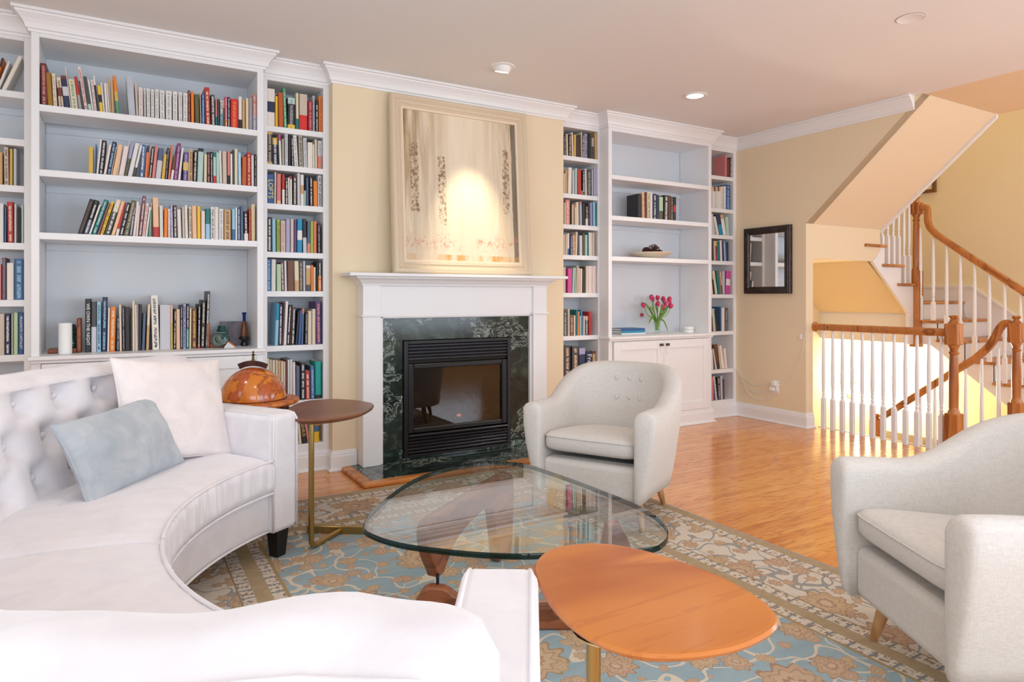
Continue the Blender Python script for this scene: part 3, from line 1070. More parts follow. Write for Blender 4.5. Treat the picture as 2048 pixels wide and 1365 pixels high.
t = thing('picture_frame', 'brown framed picture on the stair wall behind the soffit', 'picture', (XW - .0005, 4.42, 2.38))
t.rotation_euler = (0, 0, radians(-90))
frame_sides(t, .62, .8, [(0, 0), (0, .02), (.03, .024), (.04, .012)], 'frame_brown', 'frame_side', 0, .012)
MB().box(-.27, .27, -.018, -.004, .038, .762).build('picture_sheet', 'ceramic', t)

oy, oz = 4.083, .336
t = thing('wall_outlet', 'white wall outlet with plugs below the mirror', 'outlet', (XR, oy, oz))
boxpart(t, 'cover_plate', 'plastic_white', (XR - .006, XR - .0003, oy - .036, oy + .036, oz - .058, oz + .058), .003, 2)
boxpart(t, 'plug', 'plastic_white', (XR - .045, XR - .006, oy - .020, oy + .024, oz + .008, oz + .052), .006, 2)
boxpart(t, 'plug', 'plastic_white', (XR - .040, XR - .006, oy - .002, oy + .044, oz - .040, oz - .002), .006, 2)
boxpart(t, 'night_light', 'plastic_white', (XR - .020, XR - .006, oy - .028, oy - .004, oz - .035, oz + .03), .004, 2)


def cord(label, pts, r=.0022):
    o = MB().tube(spline(pts, 8), r, 8).build('power_cord', 'plastic_white', None, 180)
    return tag(o, label, 'cord', 'cords by the mirror wall')


XC = XR - .006
cord('upper thin white cord drooping from bookcase to outlet', [(5.20, 4.53, .475), (XC - .01, 4.50, .455), (XC, 4.44, .38), (XC, 4.32, .325), (XC, 4.20, .345), (XC - .03, 4.10, .375), (XC - .035, 4.09, .36)])
cord('lower thin white cord drooping from bookcase to outlet', [(5.20, 4.53, .465), (XC - .012, 4.50, .44), (XC - .004, 4.45, .34), (XC - .004, 4.34, .265), (XC - .004, 4.22, .265), (XC - .03, 4.13, .30), (XC - .03, 4.11, .312)])
cord('thin cord loop hanging lowest above the baseboard', [(XC, 4.11, .31), (XC, 4.16, .22), (XC, 4.28, .19), (XC, 4.40, .24), (XC, 4.47, .36), (XC - .01, 4.52, .44)])
cord('thin white cord climbing from the outlet to the handrail', [(XC - .02, 4.062, .36), (XC, 4.02, .36), (XC, 3.92, .44), (XC, 3.82, .62), (XC, YE + .015, .78), (XR - .004, YE - .004, .86), (XR + .03, YE - .006, .955)])
o = MB().box(-.006, .006, -.011, .011, -.024, .024).build('cord_switch', 'plastic_white', None, 0, .003, 2)
o.location = (XC - .002, YE + .045, .815)
tag(o, 'small white switch on the cord below the handrail end', 'switch')

# ------------------------------------------------------------------ stairs
BAL_P = [(.0165, 0), (.0165, .26)]


def baluster_mesh(h, sq=.30):
    """square foot, turned rings, long taper"""
    b = MB()
    s = .0165
    b.box(-s, s, -s, s, 0, sq)
    z = sq
    prof = [(.0165, z - .002), (.0155, z + .012), (.010, z + .020), (.013, z + .030), (.015, z + .038), (.011, z + .046), (.0105, z + .056), (.015, z + .066), (.012, z + .074), (.0135, z + .09)]
    top = h
    prof += [(.016, z + .16), (.0155, z + (top - z) * .5), (.0105, top)]
    b.lathe(prof, 12, cap=False)
    return b.mesh('baluster', 'white_paint', 40)


def newel(root, loc, top, z0=0., s=.047, block=.16, foot=.30):
    x, y = loc[0] - root.location[0], loc[1] - root.location[1]
    zz = root.location[2]
    h = top - .062
    o = MB().box(x - s, x + s, y - s, y + s, h - block - zz, h - zz).build('newel_block', 'oak_rail', root, 0, .006, 2)
    zt = h - block - zz
    zf = z0 + foot - zz
    MB().box(x - s, x + s, y - s, y + s, z0 - zz, zf).build('newel_foot', 'oak_rail', root, 0, .006, 2)
    pr = [(s * .9, zf - .002), (s * .85, zf + .016), (s * .68, zf + .03), (s * .66, zf + .05), (s * .72, zf + .2), (s * .62, zt - .11), (s * .56, zt - .075), (s * .74, zt - .066), (s * .76, zt - .058), (s * .56, zt - .050), (s * .60, zt - .03), (s * .82, zt - .008), (s * .82, zt + .002)]
    MB().lathe(pr, 20, (x, y, 0), cap=False).build('newel_shaft', 'oak_rail', root, 40)
    zc = h - zz
    MB().lathe([(s * .86, zc - .001), (s * .70, zc + .012), (s * .44, zc + .022), (s * .40, zc + .032), (s * .66, zc + .042), (s * .74, zc + .052), (s * .58, zc + .060), (.001, zc + .063)], 20, (x, y, 0), cap=False).build('newel_cap', 'oak_rail', root, 50)


RAILP = [(-.022, -.030), (-.022, -.020), (-.030, -.004), (-.030, .006), (-.024, .020), (-.010, .028), (.010, .028), (.024, .020), (.030, .006), (.030, -.004), (.022, -.020), (.022, -.030)]


def rail(root, pts, nm='handrail', prof=RAILP):
    """moulded rail along a path lying in a vertical plane"""
    P = [Vector(p) - root.location for p in pts]
    rows = []
    d0 = Vector((P[-1].x - P[0].x, P[-1].y - P[0].y, 0))
    side = Vector((d0.y, -d0.x, 0)).normalized()
    for i, p in enumerate(P):
        tg = (P[min(i + 1, len(P) - 1)] - P[max(i - 1, 0)]).normalized()
        up = side.cross(tg).normalized()
        if up.z < 0 and abs(up.z) > .05:
            up = -up
        rows.append([tuple(p + side * a + up * b) for a, b in prof])
    mb = MB().grid(rows, closed_v=True)
    n = len(prof)
    mb.f += [tuple(range(n)), tuple(range(len(mb.v) - 1, len(mb.v) - n - 1, -1))]
    mb.mi += [0, 0]
    return mb.build(nm, 'oak_rail', root, 35, recalc=True)


# gallery railing ---------------------------------------------------------
XG = 5.385
t = thing('gallery_railing', 'oak rail on white balusters guarding the stair opening', 'railing', (XG, 3.2, 0))
newel(t, (XG, 2.612), 1.035)
rail(t, [(XG, YE - .001, .905), (XG, 3.2, .905), (XG, 2.66, .905)])
MB().lathe([(.045, 0), (.045, .012), (.036, .016)], 24).build('wall_rosette', 'oak_rail', t, 40)
ro = t.children[-1]
ro.rotation_euler = (radians(90), 0, 0)
ro.location = (0, YE - 3.2 - .0005, .905)
bm_ = baluster_mesh(.876, .27)
for k in range(12):
    o = put('baluster', bm_, t)
    o.location = (0, 3.683 - .0894 * k - 3.2, 0)

# lower flight, going down behind the gallery railing -------------------------
t = thing('staircase', 'stairs going down behind the gallery railing', 'staircase', (5.9, 3.2, 0))
ox, oy_ = t.location[0], t.location[1]
for k in range(1, 6):
    y0 = 2.62 + .232 * (k - 1)
    MB().box(5.46 - ox, 6.42 - ox, y0 - .0 - oy_, y0 + .255 - oy_, -RISE * k - .028, -RISE * k).build('tread', 'oak_tread', t, 0, .006, 2)
    MB().box(5.46 - ox, 6.40 - ox, y0 - .018 - oy_, y0 - oy_, -RISE * k, -RISE * (k - 1) - .03).build('riser', 'white_paint', t)
MB().box(5.37 - ox, 6.44 - ox, YE - oy_ + .01, YS - .001 - oy_, -RISE * 6 - .05, -RISE * 6 + .02).build('landing', 'oak_tread', t)
st = [(2.60, -.02), (2.64, .0), (3.80, -.93), (3.80, -1.25), (3.62, -1.25), (2.60, -.40)]
MB().prism([(p[0] - oy_, p[1]) for p in st], 'x', 6.41 - ox, 6.45 - ox).build('stringer', 'white_paint', t, recalc=True)
t = thing('stair_railing', 'oak handrail sloping down behind the white balusters', 'railing', (6.37, 3.2, 0))
XN = 6.37
newel(t, (XN, 2.612), 1.018)
newel(t, (XN, 3.79), .03, -1.1, .047, .16, .25)
goose = spline([(XN, 2.655, .955), (XN, 2.70, .950), (XN, 2.74, .90), (XN, 2.775, .82), (XN, 2.83, .735), (XN, 2.92, .640)], 5)
rail(t, [tuple(p) for p in goose] + [(XN, 3.04, .548), (XN, 3.40, .268), (XN, 3.745, 0.0)])
for k in range(8):
    yy = 2.74 + .127 * k
    zr = .548 - .777 * (yy - 3.04) - .04
    zt = -RISE * (int((yy - 2.62) / .232) + 1)
    o = put('baluster', baluster_mesh(zr - zt, .2), t)
    o.location = (0, yy - 3.2, zt)

# upper flight: five steps to the first landing ---------------------------------
XO = 7.05
t = thing('staircase', 'open-sided oak and white stairs climbing to the landing', 'staircase', (7.55, 3.2, 0))
ox, oy_ = t.location[0], t.location[1]
NOSE = [2.555 + .25 * k for k in range(6)]
for k in range(1, 7):
    y0 = NOSE[k - 1]
    y1 = NOSE[k] + .02 if k < 6 else YS - .001
    MB().box(XO - .03 - ox, XW - .001 - ox, y0 - oy_, y1 - oy_, RISE * k - .028, RISE * k).build('tread' if k < 6 else 'landing', 'oak_tread', t, 0, .008, 2)
    MB().box(XO + .012 - ox, XW - .001 - ox, y0 + .025 - oy_, y0 + .043 - oy_, RISE * (k - 1), RISE * k - .029).build('riser', 'white_paint', t)
saw = []
for k in range(1, 7):
    saw += [(NOSE[k - 1] + .025, RISE * (k - 1) - (.029 if k > 1 else 0)), (NOSE[k - 1] + .025, RISE * k - .029)]
saw += [(YS - .001, RISE * 6 - .029), (YS - .001, .69), (3.64, .69), (2.75, 0.0)]
MB().prism([(p[0] - oy_, p[1]) for p in saw], 'x', XO - ox, XO + .03 - ox).build('stringer', 'white_paint', t, recalc=True)
MB().prism([(p[0] - oy_, p[1]) for p in ((2.75, -.001), (3.64, .69), (YS - .001, .69), (YS - .001, .73), (3.62, .73), (2.70, .02))], 'x', XO + .03 - ox, XW - .001 - ox).build('underside', 'stair_wall', t, recalc=True)
sk = [(2.5, .10), (2.5, .34), (3.75, 1.275), (YS - .001, 1.275), (YS - .001, 1.125), (3.83, 1.125), (3.80, .95)]
MB().prism([(p[0] - oy_, p[1]) for p in sk], 'x', XW - .018 - ox, XW - .0012 - ox).build('wall_skirt', 'white_paint', t, recalc=True)
cap = [(2.5, .34), (2.5, .365), (3.745, 1.30), (YS - .001, 1.30), (YS - .001, 1.275), (3.75, 1.275)]
MB().prism([(p[0] - oy_, p[1]) for p in cap], 'x', XW - .026 - ox, XW - .0012 - ox).build('skirt_cap', 'white_paint', t, recalc=True)
MB().box(XO - ox + .03, XW - .0012 - ox, YS - .018 - oy_, YS - .0012 - oy_, 1.125, 1.30).build('wall_skirt', 'white_paint', t)

t = thing('staircase', 'short flight of oak treads rising left of the tall newel', 'staircase', (6.7, YE, 0))
ox, oy_ = t.location[0], t.location[1]
for k, (a, b_) in enumerate(((6.69, 7.035), (6.43, 6.79), (6.14, 6.475))):
    z = RISE * (7 + k)
    MB().box(a - ox, b_ - ox, YE - .028 - oy_, YS - .001 - oy_, z - .028, z).build('tread', 'oak_tread', t, 0, .008, 2)
    MB().box(b_ - .043 - ox, b_ - .025 - ox, YE + .002 - oy_, YS - .001 - oy_, z - RISE, z - .029).build('riser', 'white_paint', t)
pp = [(7.010, .69), (7.010, RISE * 7 - .029), (6.765, RISE * 7 - .029), (6.765, RISE * 8 - .029), (6.45, RISE * 8 - .029), (6.45, RISE * 9 - .029), (6.401, RISE * 9 - .029), (6.401, 1.62), (6.275, 1.515), (6.90, 1.0), (6.90, .69)]
MB().prism([(p[0] - ox, p[1]) for p in pp], 'y', .0, .03).build('stringer', 'white_paint', t, recalc=True)

t = thing('stair_railing', 'oak rail with gooseneck at the tall corner newel', 'railing', (7.03, YE, 0))
newel(t, (7.03, YE - .005), 2.20, .66, .047, .12, .78)
XH = 7.03
goose = spline([(XH, 3.715, 2.085), (XH, 3.675, 2.083), (XH, 3.655, 2.06), (XH, 3.65, 2.0), (XH, 3.645, 1.93), (XH, 3.62, 1.86), (XH, 3.56, 1.79)], 5)
rail(t, [tuple(p) for p in goose] + [(XH, 3.30, 1.585), (XH, 2.9, 1.28), (XH, 2.56, 1.02)])
for k in range(10):
    yy = 2.60 + .125 * k
    zr = 1.585 + .765 * (yy - 3.30) - .04
    zt = RISE * (int((yy - 2.555) / .25) + 1)
    o = put('baluster', baluster_mesh(zr - zt, .18 + .06 * (k % 2)), t)
    o.location = (0, yy - YE, zt)
for k in range(6):
    xx = 6.94 - .095 * k
    zt = RISE * 7 if xx > 6.77 else (RISE * 8 if xx > 6.455 else RISE * 9)
    o = put('baluster', baluster_mesh(.95, .28), t)
    o.location = (xx - 7.03, .02, zt)

# trim along the soffit edge
struct(MB().prism([(YE, SOF0 - .03), (SY, SOF1 - .03), (SY, SOF1 + .3), (YE, SOF0 + .3)], 'x', 6.4005, 6.43).build('trim_3', 'white_paint', recalc=True), 'white edge board along the sloping soffit')

# sconce -------------------------------------------------------------------------
t = thing('wall_sconce', 'glowing glass wall sconce down in the stairwell', 'sconce', (7.62, YS - .001, .075))
b = MB()
rows = []
for i in range(9):
    f = i / 8
    r, z = .012 + .098 * sqrt(f), -.095 + .17 * f
    rows.append([(r * 1.05 * cos(a), -r * sin(a), z) for a in [pi * k / 16 for k in range(17)]])
b.grid(rows)
b.build('glass_bowl', 'sconce_glass', t, 180)
rows = [[((.112) * 1.04 * cos(a), -.112 * sin(a), z) for a in [pi * k / 16 for k in range(17)]] for z in (.060, .074)]
MB().grid(rows).build('brass_band', 'bright_brass', t, 180)
MB().box(-.06, .06, -.008, 0, -.12, .09).build('back_plate', 'bright_brass', t)
d = bpy.data.lights.new('sconce_lamp', 'POINT')
d.energy, d.color, d.shadow_soft_size = 50, (1, .90, .70), .06
o = bpy.data.objects.new('sconce_lamp', d)
o.location = (7.62, YS - .14, .20)
COL.objects.link(o)

# ------------------------------------------------------------------ rug
rx, ry = (RUG[0] + RUG[1]) / 2, (RUG[2] + RUG[3]) / 2
hw, hl = (RUG[1] - RUG[0]) / 2, (RUG[3] - RUG[2]) / 2
o = MB().box(-hw, hw, -hl, hl, .0008, .011).build('area_rug', 'rug_wool', None, 0, .004, 2)
o.location = (rx, ry, 0)
tag(o, 'blue and cream floral oriental rug with a wide border', 'rug')
RZ = .0115

# ------------------------------------------------------------------ soft shapes
def superell(hx, hy, hz, e1=.45, e2=.3, n=20, m_=40, fn=None):
    sg = lambda v, e: math.copysign(abs(v) ** e, v)
    rows = []
    for i in range(n + 1):
        a = -pi / 2 + pi * i / n
        rows.append([])
        for j in range(m_):
            b = 2 * pi * j / m_
            p = Vector((hx * sg(cos(a), e1) * sg(cos(b), e2), hy * sg(cos(a), e1) * sg(sin(b), e2), hz * sg(sin(a), e1)))
            rows[-1].append(tuple(fn(p) if fn else p))
    return MB().grid(rows, closed_v=True)


def pillow(t, a, b_, T, m, wr=.006, seed=0, pipe=.004, pinch=.07, n=26):
    """a, b half sizes in local x / z; thickness along y"""
    def edge(u, v):
        return (a * u * (1 - pinch * (1 - v * v)), b_ * v * (1 - pinch * (1 - u * u)))
    for sgn, nm in ((-1, 'front_face'), (1, 'back_face')):
        rows = []
        for i in range(n + 1):
            u = sin(pi / 2 * (2 * i / n - 1))
            row = []
            for j in range(n + 1):
                v = sin(pi / 2 * (2 * j / n - 1))
                x, z = edge(u, v)
                k = max(0, (1 - u * u) * (1 - v * v))
                th = T * k ** .42
                q = Vector((x * 7 + seed, z * 7, sgn * 3))
                w_ = mnoise.noise(q) * .6 + mnoise.noise(q * 2.6) * .4
                r_ = abs(mnoise.noise(Vector((x * 4 + z * 9 + seed, (x - z) * 3, sgn))))
                th += (wr * w_ - wr * 1.3 * (1 - min(1, r_ * 5))) * min(1, k * 2.2) ** .5
                row.append((x, sgn * th, z))
            rows.append(row)
        MB().grid(rows, flip=sgn > 0).build(nm, m, t, 180)
    bd = [edge(u, -1) for u in [-1 + .05 * i for i in range(40)]] + [edge(1, v) for v in [-1 + .05 * i for i in range(40)]]
    bd += [(-p[0], -p[1]) for p in bd]
    bd.append(bd[0])
    MB().tube([(p[0], 0, p[1]) for p in bd], pipe, 8, cap=False).build('piping', m, t, 180)


# ------------------------------------------------------------------ curved sofa
SCX, SCY = 1.25, 2.10
sofa = thing('curved_sofa', 'curved pale velvet sofa with a button tufted back', 'sofa', (SCX, SCY, RZ))
PO = lambda th, r, z: (r * cos(th), r * sin(th), z - RZ)
T0, T1 = radians(125.6), radians(234.4)


def arc(sec, a0, a1, n, m, nm, cap=True, fn=None, smooth=50, par=None):
    rows = []
    for i in range(n + 1):
        th = a0 + (a1 - a0) * i / n
        rows.append([PO(th, *(fn(th, r, z) if fn else (r, z))) for r, z in sec])
    mb = MB().grid(rows, closed_v=True)
    if cap:
        k = len(sec)
        mb.f += [tuple(range(k)), tuple(range(len(mb.v) - 1, len(mb.v) - k - 1, -1))]
        mb.mi += [0, 0]
    return mb.build(nm, m, par or sofa, smooth, recalc=True)


arc([(1.185, .15), (1.18, .17), (1.18, .302), (1.20, .31), (1.92, .31), (1.93, .15), (1.90, .13), (1.20, .13)], T0, T1, 60, 'sofa_velvet', 'base_frame')


def piping(r, z, a0, a1, nm='piping', rad=.006, par=None, n=60):
    MB().tube([PO(a0 + (a1 - a0) * i / n, r, z) for i in range(n + 1)], rad, 8).build(nm, 'sofa_velvet', par or sofa, 180)


piping(1.181, .142, T0, T1, rad=.005)
# two seat cushions
MID = radians(174)
for k, (a0, a1) in enumerate(((T0 + .004, MID - .003), (MID + .003, T1 - .004))):
    sec = [(1.150, .325), (1.146, .345), (1.146, .430), (1.150, .452), (1.165, .462), (1.25, .473), (1.40, .478), (1.58, .474), (1.72, .466), (1.735, .45), (1.735, .33), (1.72, .315), (1.165, .315)]

    def puff(th, r, z, a0=a0, a1=a1):
        e = min(th - a0, a1 - th) * 1.2
        k_ = max(0.0, min(1.0, e / .05)) ** .5
        zz = z if z < .4 else z - .016 * (1 - k_)
        if r < 1.16 and .33 < z < .455:
            q = mnoise.noise(Vector((th * 34, z * 6, 3))) * .010 + mnoise.noise(Vector((th * 70, z * 5, 8))) * .005
            r = r - .010 + q
        return r, zz
    n = 140
    full = []
    for i in range(len(sec)):
        full.append(sec[i])
        if i == 1:
            for f in (.2, .4, .6, .8):
                full.append((1.146, .345 + .085 * f))
    cu = arc(full, a0, a1, n, 'sofa_velvet', 'seat_cushion', fn=puff, smooth=180)
    piping(1.147, .459, a0, a1, par=cu)
    piping(1.147, .318, a0, a1, par=cu)

# tufted back
ROWS = (.795, .665, .535)
STEP = .205 / 1.75


def tuft(th, z):
    dep = 0.
    for ri, bz in enumerate(ROWS):
        off = (ri % 2) * .5
        kf = (th - T0) / STEP - off
        k0 = round(kf)
        ds, dz = (kf - k0) * STEP * 1.75, z - bz
        dep += .046 * math.exp(-(ds * ds + dz * dz) / .0022)
        # diagonal creases towards the rows above and below
        for sz in (-1, 1):
            if sz < 0 and ri == 2 and dz > 0:
                continue
            for sx in (-1, 1):
                ux, uz = sx * .1025, sz * .13
                L = hypot(ux, uz)
                ux, uz = ux / L, uz / L
                al = ds * ux + dz * uz
                if 0 < al < L * .5:
                    pe = abs(-ds * uz + dz * ux)
                    dep += .016 * math.exp(-(pe / .016) ** 2) * (1 - al / (L * .62))
    return dep


nth, nz = 200, 56
B0, B1 = radians(121.2), radians(238.8)
rows = []
for i in range(nth + 1):
    th = B0 + (B1 - B0) * i / nth
    ee = min(th - B0, B1 - th) / radians(2.6)
    ek = sqrt(max(0, 1 - (1 - min(1, ee)) ** 2))        # rounded ends
    wv = .005 * cos(2 * pi * (th - T0) / STEP)
    row = []
    for j in range(nz + 1):
        f = j / nz
        if f < .74:
            z = .40 + (.845 - .40) * f / .74
            r = 1.665 + .110 * (z - .40) / .445
            d_ = tuft(th, z) * min(1, max(0, (.90 - z) / .06)) * min(1, ee / 2)
            row.append((r - .028 + d_, z))
        else:
            g = (f - .74) / .26
            a_ = g * pi * .62
            row.append((1.838 - .092 * cos(a_) + .046 * g * g, .843 + .048 * sin(min(a_, pi / 2)) - .012 * max(0, g - .8) * 5 + wv * sin(pi * g)))
    dg_ = math.degrees(th)
    sw_ = max(0., min(1., (234 - dg_) / 8)) * max(0., min(1., (dg_ - 200) / 12))
    bl = .008 * mnoise.noise(Vector((th * 26, 2, 5)))
    row += [(1.936, .868), (1.944 + bl, .84), (1.950 + bl, .78), (1.95, .55), (1.945, .40), (1.93, .13), (1.72, .13)]
    rows.append([PO(th, 1.86 + (r - 1.86) * (.25 + .75 * ek) + .09 * sw_ * max(0., min(1., (z - .5) / .3)), z if z < .45 else .45 + (z - .45) * (.93 + .07 * ek)) for r, z in row])
mb = MB().grid(rows, closed_v=True)
k = len(rows[0])
mb.f += [tuple(range(k)), tuple(range(len(mb.v) - 1, len(mb.v) - k - 1, -1))]
mb.mi += [0, 0]
bk = mb.build('backrest', 'sofa_velvet', sofa, 70, recalc=True)
bme = MB().lathe([(.001, -.008), (.011, -.004), (.013, .001), (.009, .006), (.001, .008)], 12, cap=False).mesh('button', 'sofa_velvet', 180)
for ri, bz in enumerate(ROWS):
    for kk in range(0, 17):
        th = T0 + (kk + (ri % 2) * .5) * STEP
        if T0 + .03 < th < T1 - .03:
            o = put('button', bme, bk)
            r = 1.665 + .115 * (bz - .40) / .445 - .028 + .040
            o.location = PO(th, r, bz)
            o.rotation_euler = (0, radians(90), th)
pp_ = []
for i in range(121):
    th = B0 + .03 + (B1 - B0 - .06) * i / 120
    dg_ = math.degrees(th)
    sw_ = max(0., min(1., (234 - dg_) / 8)) * max(0., min(1., (dg_ - 200) / 12))
    pp_.append(PO(th, 1.934 + .09 * sw_, .876))
MB().tube(pp_, .0065, 8).build('piping', 'sofa_velvet', bk, 180)

# arms
for ang, nm in ((122.2, 'far'), (237.8, 'near')):
    ar = bpy.data.objects.new('armrest', None)
    COL.objects.link(ar)
    ar.parent = sofa
    ar.rotation_euler = (0, 0, radians(ang))
    ar.location = (0, 0, -RZ)
    W_ = .074
    MB().box(1.150, 1.735, -W_, W_, .13, .655).build('arm_body', 'sofa_velvet', ar, 60, .026, 4)
    for sx in (-1, 1):
        pts = [(1.152, sx * (W_ - .006), .14), (1.152, sx * (W_ - .006), .625), (1.160, sx * (W_ - .016), .648), (1.20, sx * (W_ - .012), .653), (1.72, sx * (W_ - .012), .653)]
        MB().tube([Vector(p) for p in pts], .005, 8).build('piping', 'sofa_velvet', ar, 180)
    for rr_ in (1.20, 1.86):
        b = MB()
        s0, s1 = .024, .034
        b.add([(rr_ - s0, -s0, RZ), (rr_ + s0, -s0, RZ), (rr_ + s0, s0, RZ), (rr_ - s0, s0, RZ), (rr_ - s1, -s1, .135), (rr_ + s1, -s1, .135), (rr_ + s1, s1, .135), (rr_ - s1, s1, .135)],
              [(0, 3, 2, 1), (4, 5, 6, 7), (0, 1, 5, 4), (1, 2, 6, 5), (2, 3, 7, 6), (3, 0, 4, 7)])
        b.build('leg', 'black_leg', ar)
for deg in (150, 180, 210):
    for rr_ in (1.25, 1.88):
        p = PO(radians(deg), rr_, RZ)
        MB().box(p[0] - .03, p[0] + .03, p[1] - .03, p[1] + .03, 0, .122).build('leg', 'black_leg', sofa)


def place_pillow(label, cat, deg, r, z, yaw, tilt, roll, *a, **k):
    th = radians(deg)
    t = thing('throw_pillow', label, cat, (SCX + r * cos(th), SCY + r * sin(th), z))
    # local -y is the visible face: towards the sofa centre
    base = Matrix.Rotation(th - pi / 2 + radians(yaw), 4, 'Z') @ Matrix.Rotation(radians(tilt), 4, 'X') @ Matrix.Rotation(radians(roll), 4, 'Y')
    t.rotation_euler = base.to_euler()
    pillow(t, *a, **k)
    return t


place_pillow('square white velvet pillow leaning by the far sofa arm', 'pillow', 133.2, 1.53, .690, -12, -20, 6, .25, .225, .070, 'pillow_white', .010, 3, .003)
place_pillow('grey rectangular lumbar pillow on the curved sofa', 'pillow', 146.0, 1.49, .608, -4, -24, -3, .275, .155, .065, 'pillow_grey', .006, 8, .003)

# ------------------------------------------------------------------ armchairs
def armchair(label, x, y, deg):
    t = thing('armchair', label, 'armchair', (x, y, RZ), radians(deg))
    W_, XF, XB, BX = .365, .335, -.05, .335
    n = 72
    path = []
    La, Lb = XF - XB, pi * (W_ + BX) / 2 * .985
    tot = 2 * La + Lb
    for i in range(n + 1):
        s_ = tot * i / n
        if s_ < La:
            path.append((XF - s_, -W_, 0, -1))
        elif s_ < La + Lb:
            a = (s_ - La) / Lb * pi
            px, py = XB - BX * sin(a), -W_ * cos(a)
            nx, ny = -sin(a) / BX, -cos(a) / W_
            l = hypot(nx, ny)
            path.append((px, py, nx / l, ny / l))
        else:
            path.append((XB + (s_ - La - Lb), W_, 0, 1))

    def section(px, py, nx, ny):
        f = max(0., min(1., (.16 - px) / .50))
        f = f * f * (3 - 2 * f)
        h = .622 + .172 * f - .012 * math.exp(-((px - .05) / .12) ** 2)
        th = .112 - .012 * f
        sec = []
        z0 = .165
        for q in (0, .15, .35, .6, .85):
            z = z0 + (h - .045 - z0) * q
            sec.append((-(.085 - .03 * f) * (1 - q) ** 1.6, z))
        for q in range(1, 8):
            a = pi * q / 8
            sec.append((-th / 2 + th / 2 * cos(a), h - .045 + .045 * sin(a)))
        for q in (0, .3, .6, 1):
            z = h - .045 - (h - .045 - .28) * q
            sec.append((-th - .075 * f * q, z))
        sec.append((-th - .075 * f, z0))
        return [(px + nx * d, py + ny * d, z - RZ) for d, z in sec]
    rows = [section(*p) for p in path]

    def endcap(row, fx):
        c = Vector((0, 0, 0))
        for p in row:
            c += Vector(p)
        c /= len(row)
        out = []
        for s_, dx in ((.97, .010), (.88, .020), (.6, .026), (.2, .028)):
            out.append([(p[0] * 0 + (c.x + (p[0] - c.x) * s_) + dx, c.y + (p[1] - c.y) * s_, c.z + (p[2] - c.z) * s_) for p in row])
        return out
    a_, b_ = endcap(rows[0], 1), endcap(rows[-1], 1)
    rows = a_[::-1] + rows + b_
    mb = MB().grid(rows, closed_v=True)
    k = len(rows[0])
    mb.f += [tuple(range(k)), tuple(range(len(mb.v) - 1, len(mb.v) - k - 1, -1))]
    mb.mi += [0, 0]
    sh = mb.build('shell', 'chair_linen', t, 180, recalc=True)
    # front rail, bottom board
    MB().box(.20, .318, -.262, .262, .165 - RZ, .335 - RZ).build('front_rail', 'chair_linen', t, 60, .028, 4)
    pts = [(XF - .10, -.25), (XF - .10, .25), (.0, .27), (-.2, .22), (-.29, .1), (-.29, -.1), (-.2, -.22), (.0, -.27)]
    MB().prism(pts, 'z', .168 - RZ, .30 - RZ).build('seat_base', 'chair_linen', t, recalc=True)

    def bulge(p):
        q = Vector(p)
        q.z += .020 * (1 - (p.x / .28) ** 2) * (1 - (p.y / .26) ** 2) if p.z > 0 else 0
        q.z += .030 * (p.x / .28)
        if p.x < 0:
            q.y *= 1 - .20 * (p.x / .28) ** 2
        return q
    cu = superell(.290, .258, .058, .42, .22, 20, 56, bulge).build('seat_cushion', 'chair_linen', t, 180)
    cu.location = (.045, 0, .395 - RZ)
    sm = [bulge(Vector((.290 * math.copysign(abs(cos(a)) ** .22, cos(a)), .258 * math.copysign(abs(sin(a)) ** .22, sin(a)), .026))) for a in [2 * pi * i / 80 for i in range(81)]]
    MB().tube(sm, .0035, 6, cap=False).build('seam_piping', 'chair_linen', cu, 180)
    bt = MB().lathe([(.001, -.004), (.012, -.003), (.015, .001), (.011, .005), (.001, .007)], 14, cap=False).mesh('button', 'chair_linen', 180)
    for zb in (.70, .59):
        for yb in (-.13, 0, .13):
            a = pi / 2 + yb * 2.2
            f = 1.0
            px, py = XB - BX * sin(a), -W_ * cos(a)
            nx, ny = -sin(a) / BX, -cos(a) / W_
            l = hypot(nx, ny)
            q = (.73 - zb) / .45
            d = -.100 - .075 * max(0, q) - .002
            o = put('button', bt, sh)
            o.location = (px + nx / l * d, py + ny / l * d, zb - RZ)
            o.rotation_euler = (0, radians(82), atan2(-ny, -nx))
    for lx, ly in ((.235, .245), (.235, -.245), (-.215, .2), (-.215, -.2)):
        sx, sy = (1 if lx > 0 else -1), (1 if ly > 0 else -1)
        MB().tube([(lx - .02 * sx, ly - .02 * sy, .19 - RZ), (lx, ly, .09), (lx + .018 * sx, ly + .018 * sy, 0)], [.024, .020, .0135], 16).build('leg', 'leg_wood', t, 60)
    return t


armchair('pale linen tub armchair between fireplace and coffee table', 2.315, 2.855, 209)
armchair('pale linen tub armchair cut off at the right foreground', 2.29, .967, 150)

# ------------------------------------------------------------------ glass coffee table
G = [(0.697, 2.157), (0.739, 2.255), (0.792, 2.336), (0.942, 2.517), (1.108, 2.662), (1.256, 2.729), (1.403, 2.754), (1.497, 2.737), (1.565, 2.689), (1.62, 2.588), (1.648, 2.32), (1.658, 2.084), (1.654, 1.876), (1.628, 1.753), (1.584, 1.663), (1.537, 1.604), (1.474, 1.559), (1.38, 1.55), (1.082, 1.678), (0.977, 1.743), (0.893, 1.813), (0.797, 1.915), (0.744, 1.989), (0.709, 2.073)]
t = thing('coffee_table', 'glass topped coffee table on two curved walnut supports', 'coffee table', (1.25, 2.1, RZ))
out = [Vector((p[0] - 1.25, p[1] - 2.1)) for p in spline([(a, b_) if False else (a, b_, 0) for a, b_ in G], 4, True) for p in [(p.x, p.y)]]
n = len(out)
cen = Vector((0.0, 0.05))
zt, zb = .405 - RZ, .386 - RZ


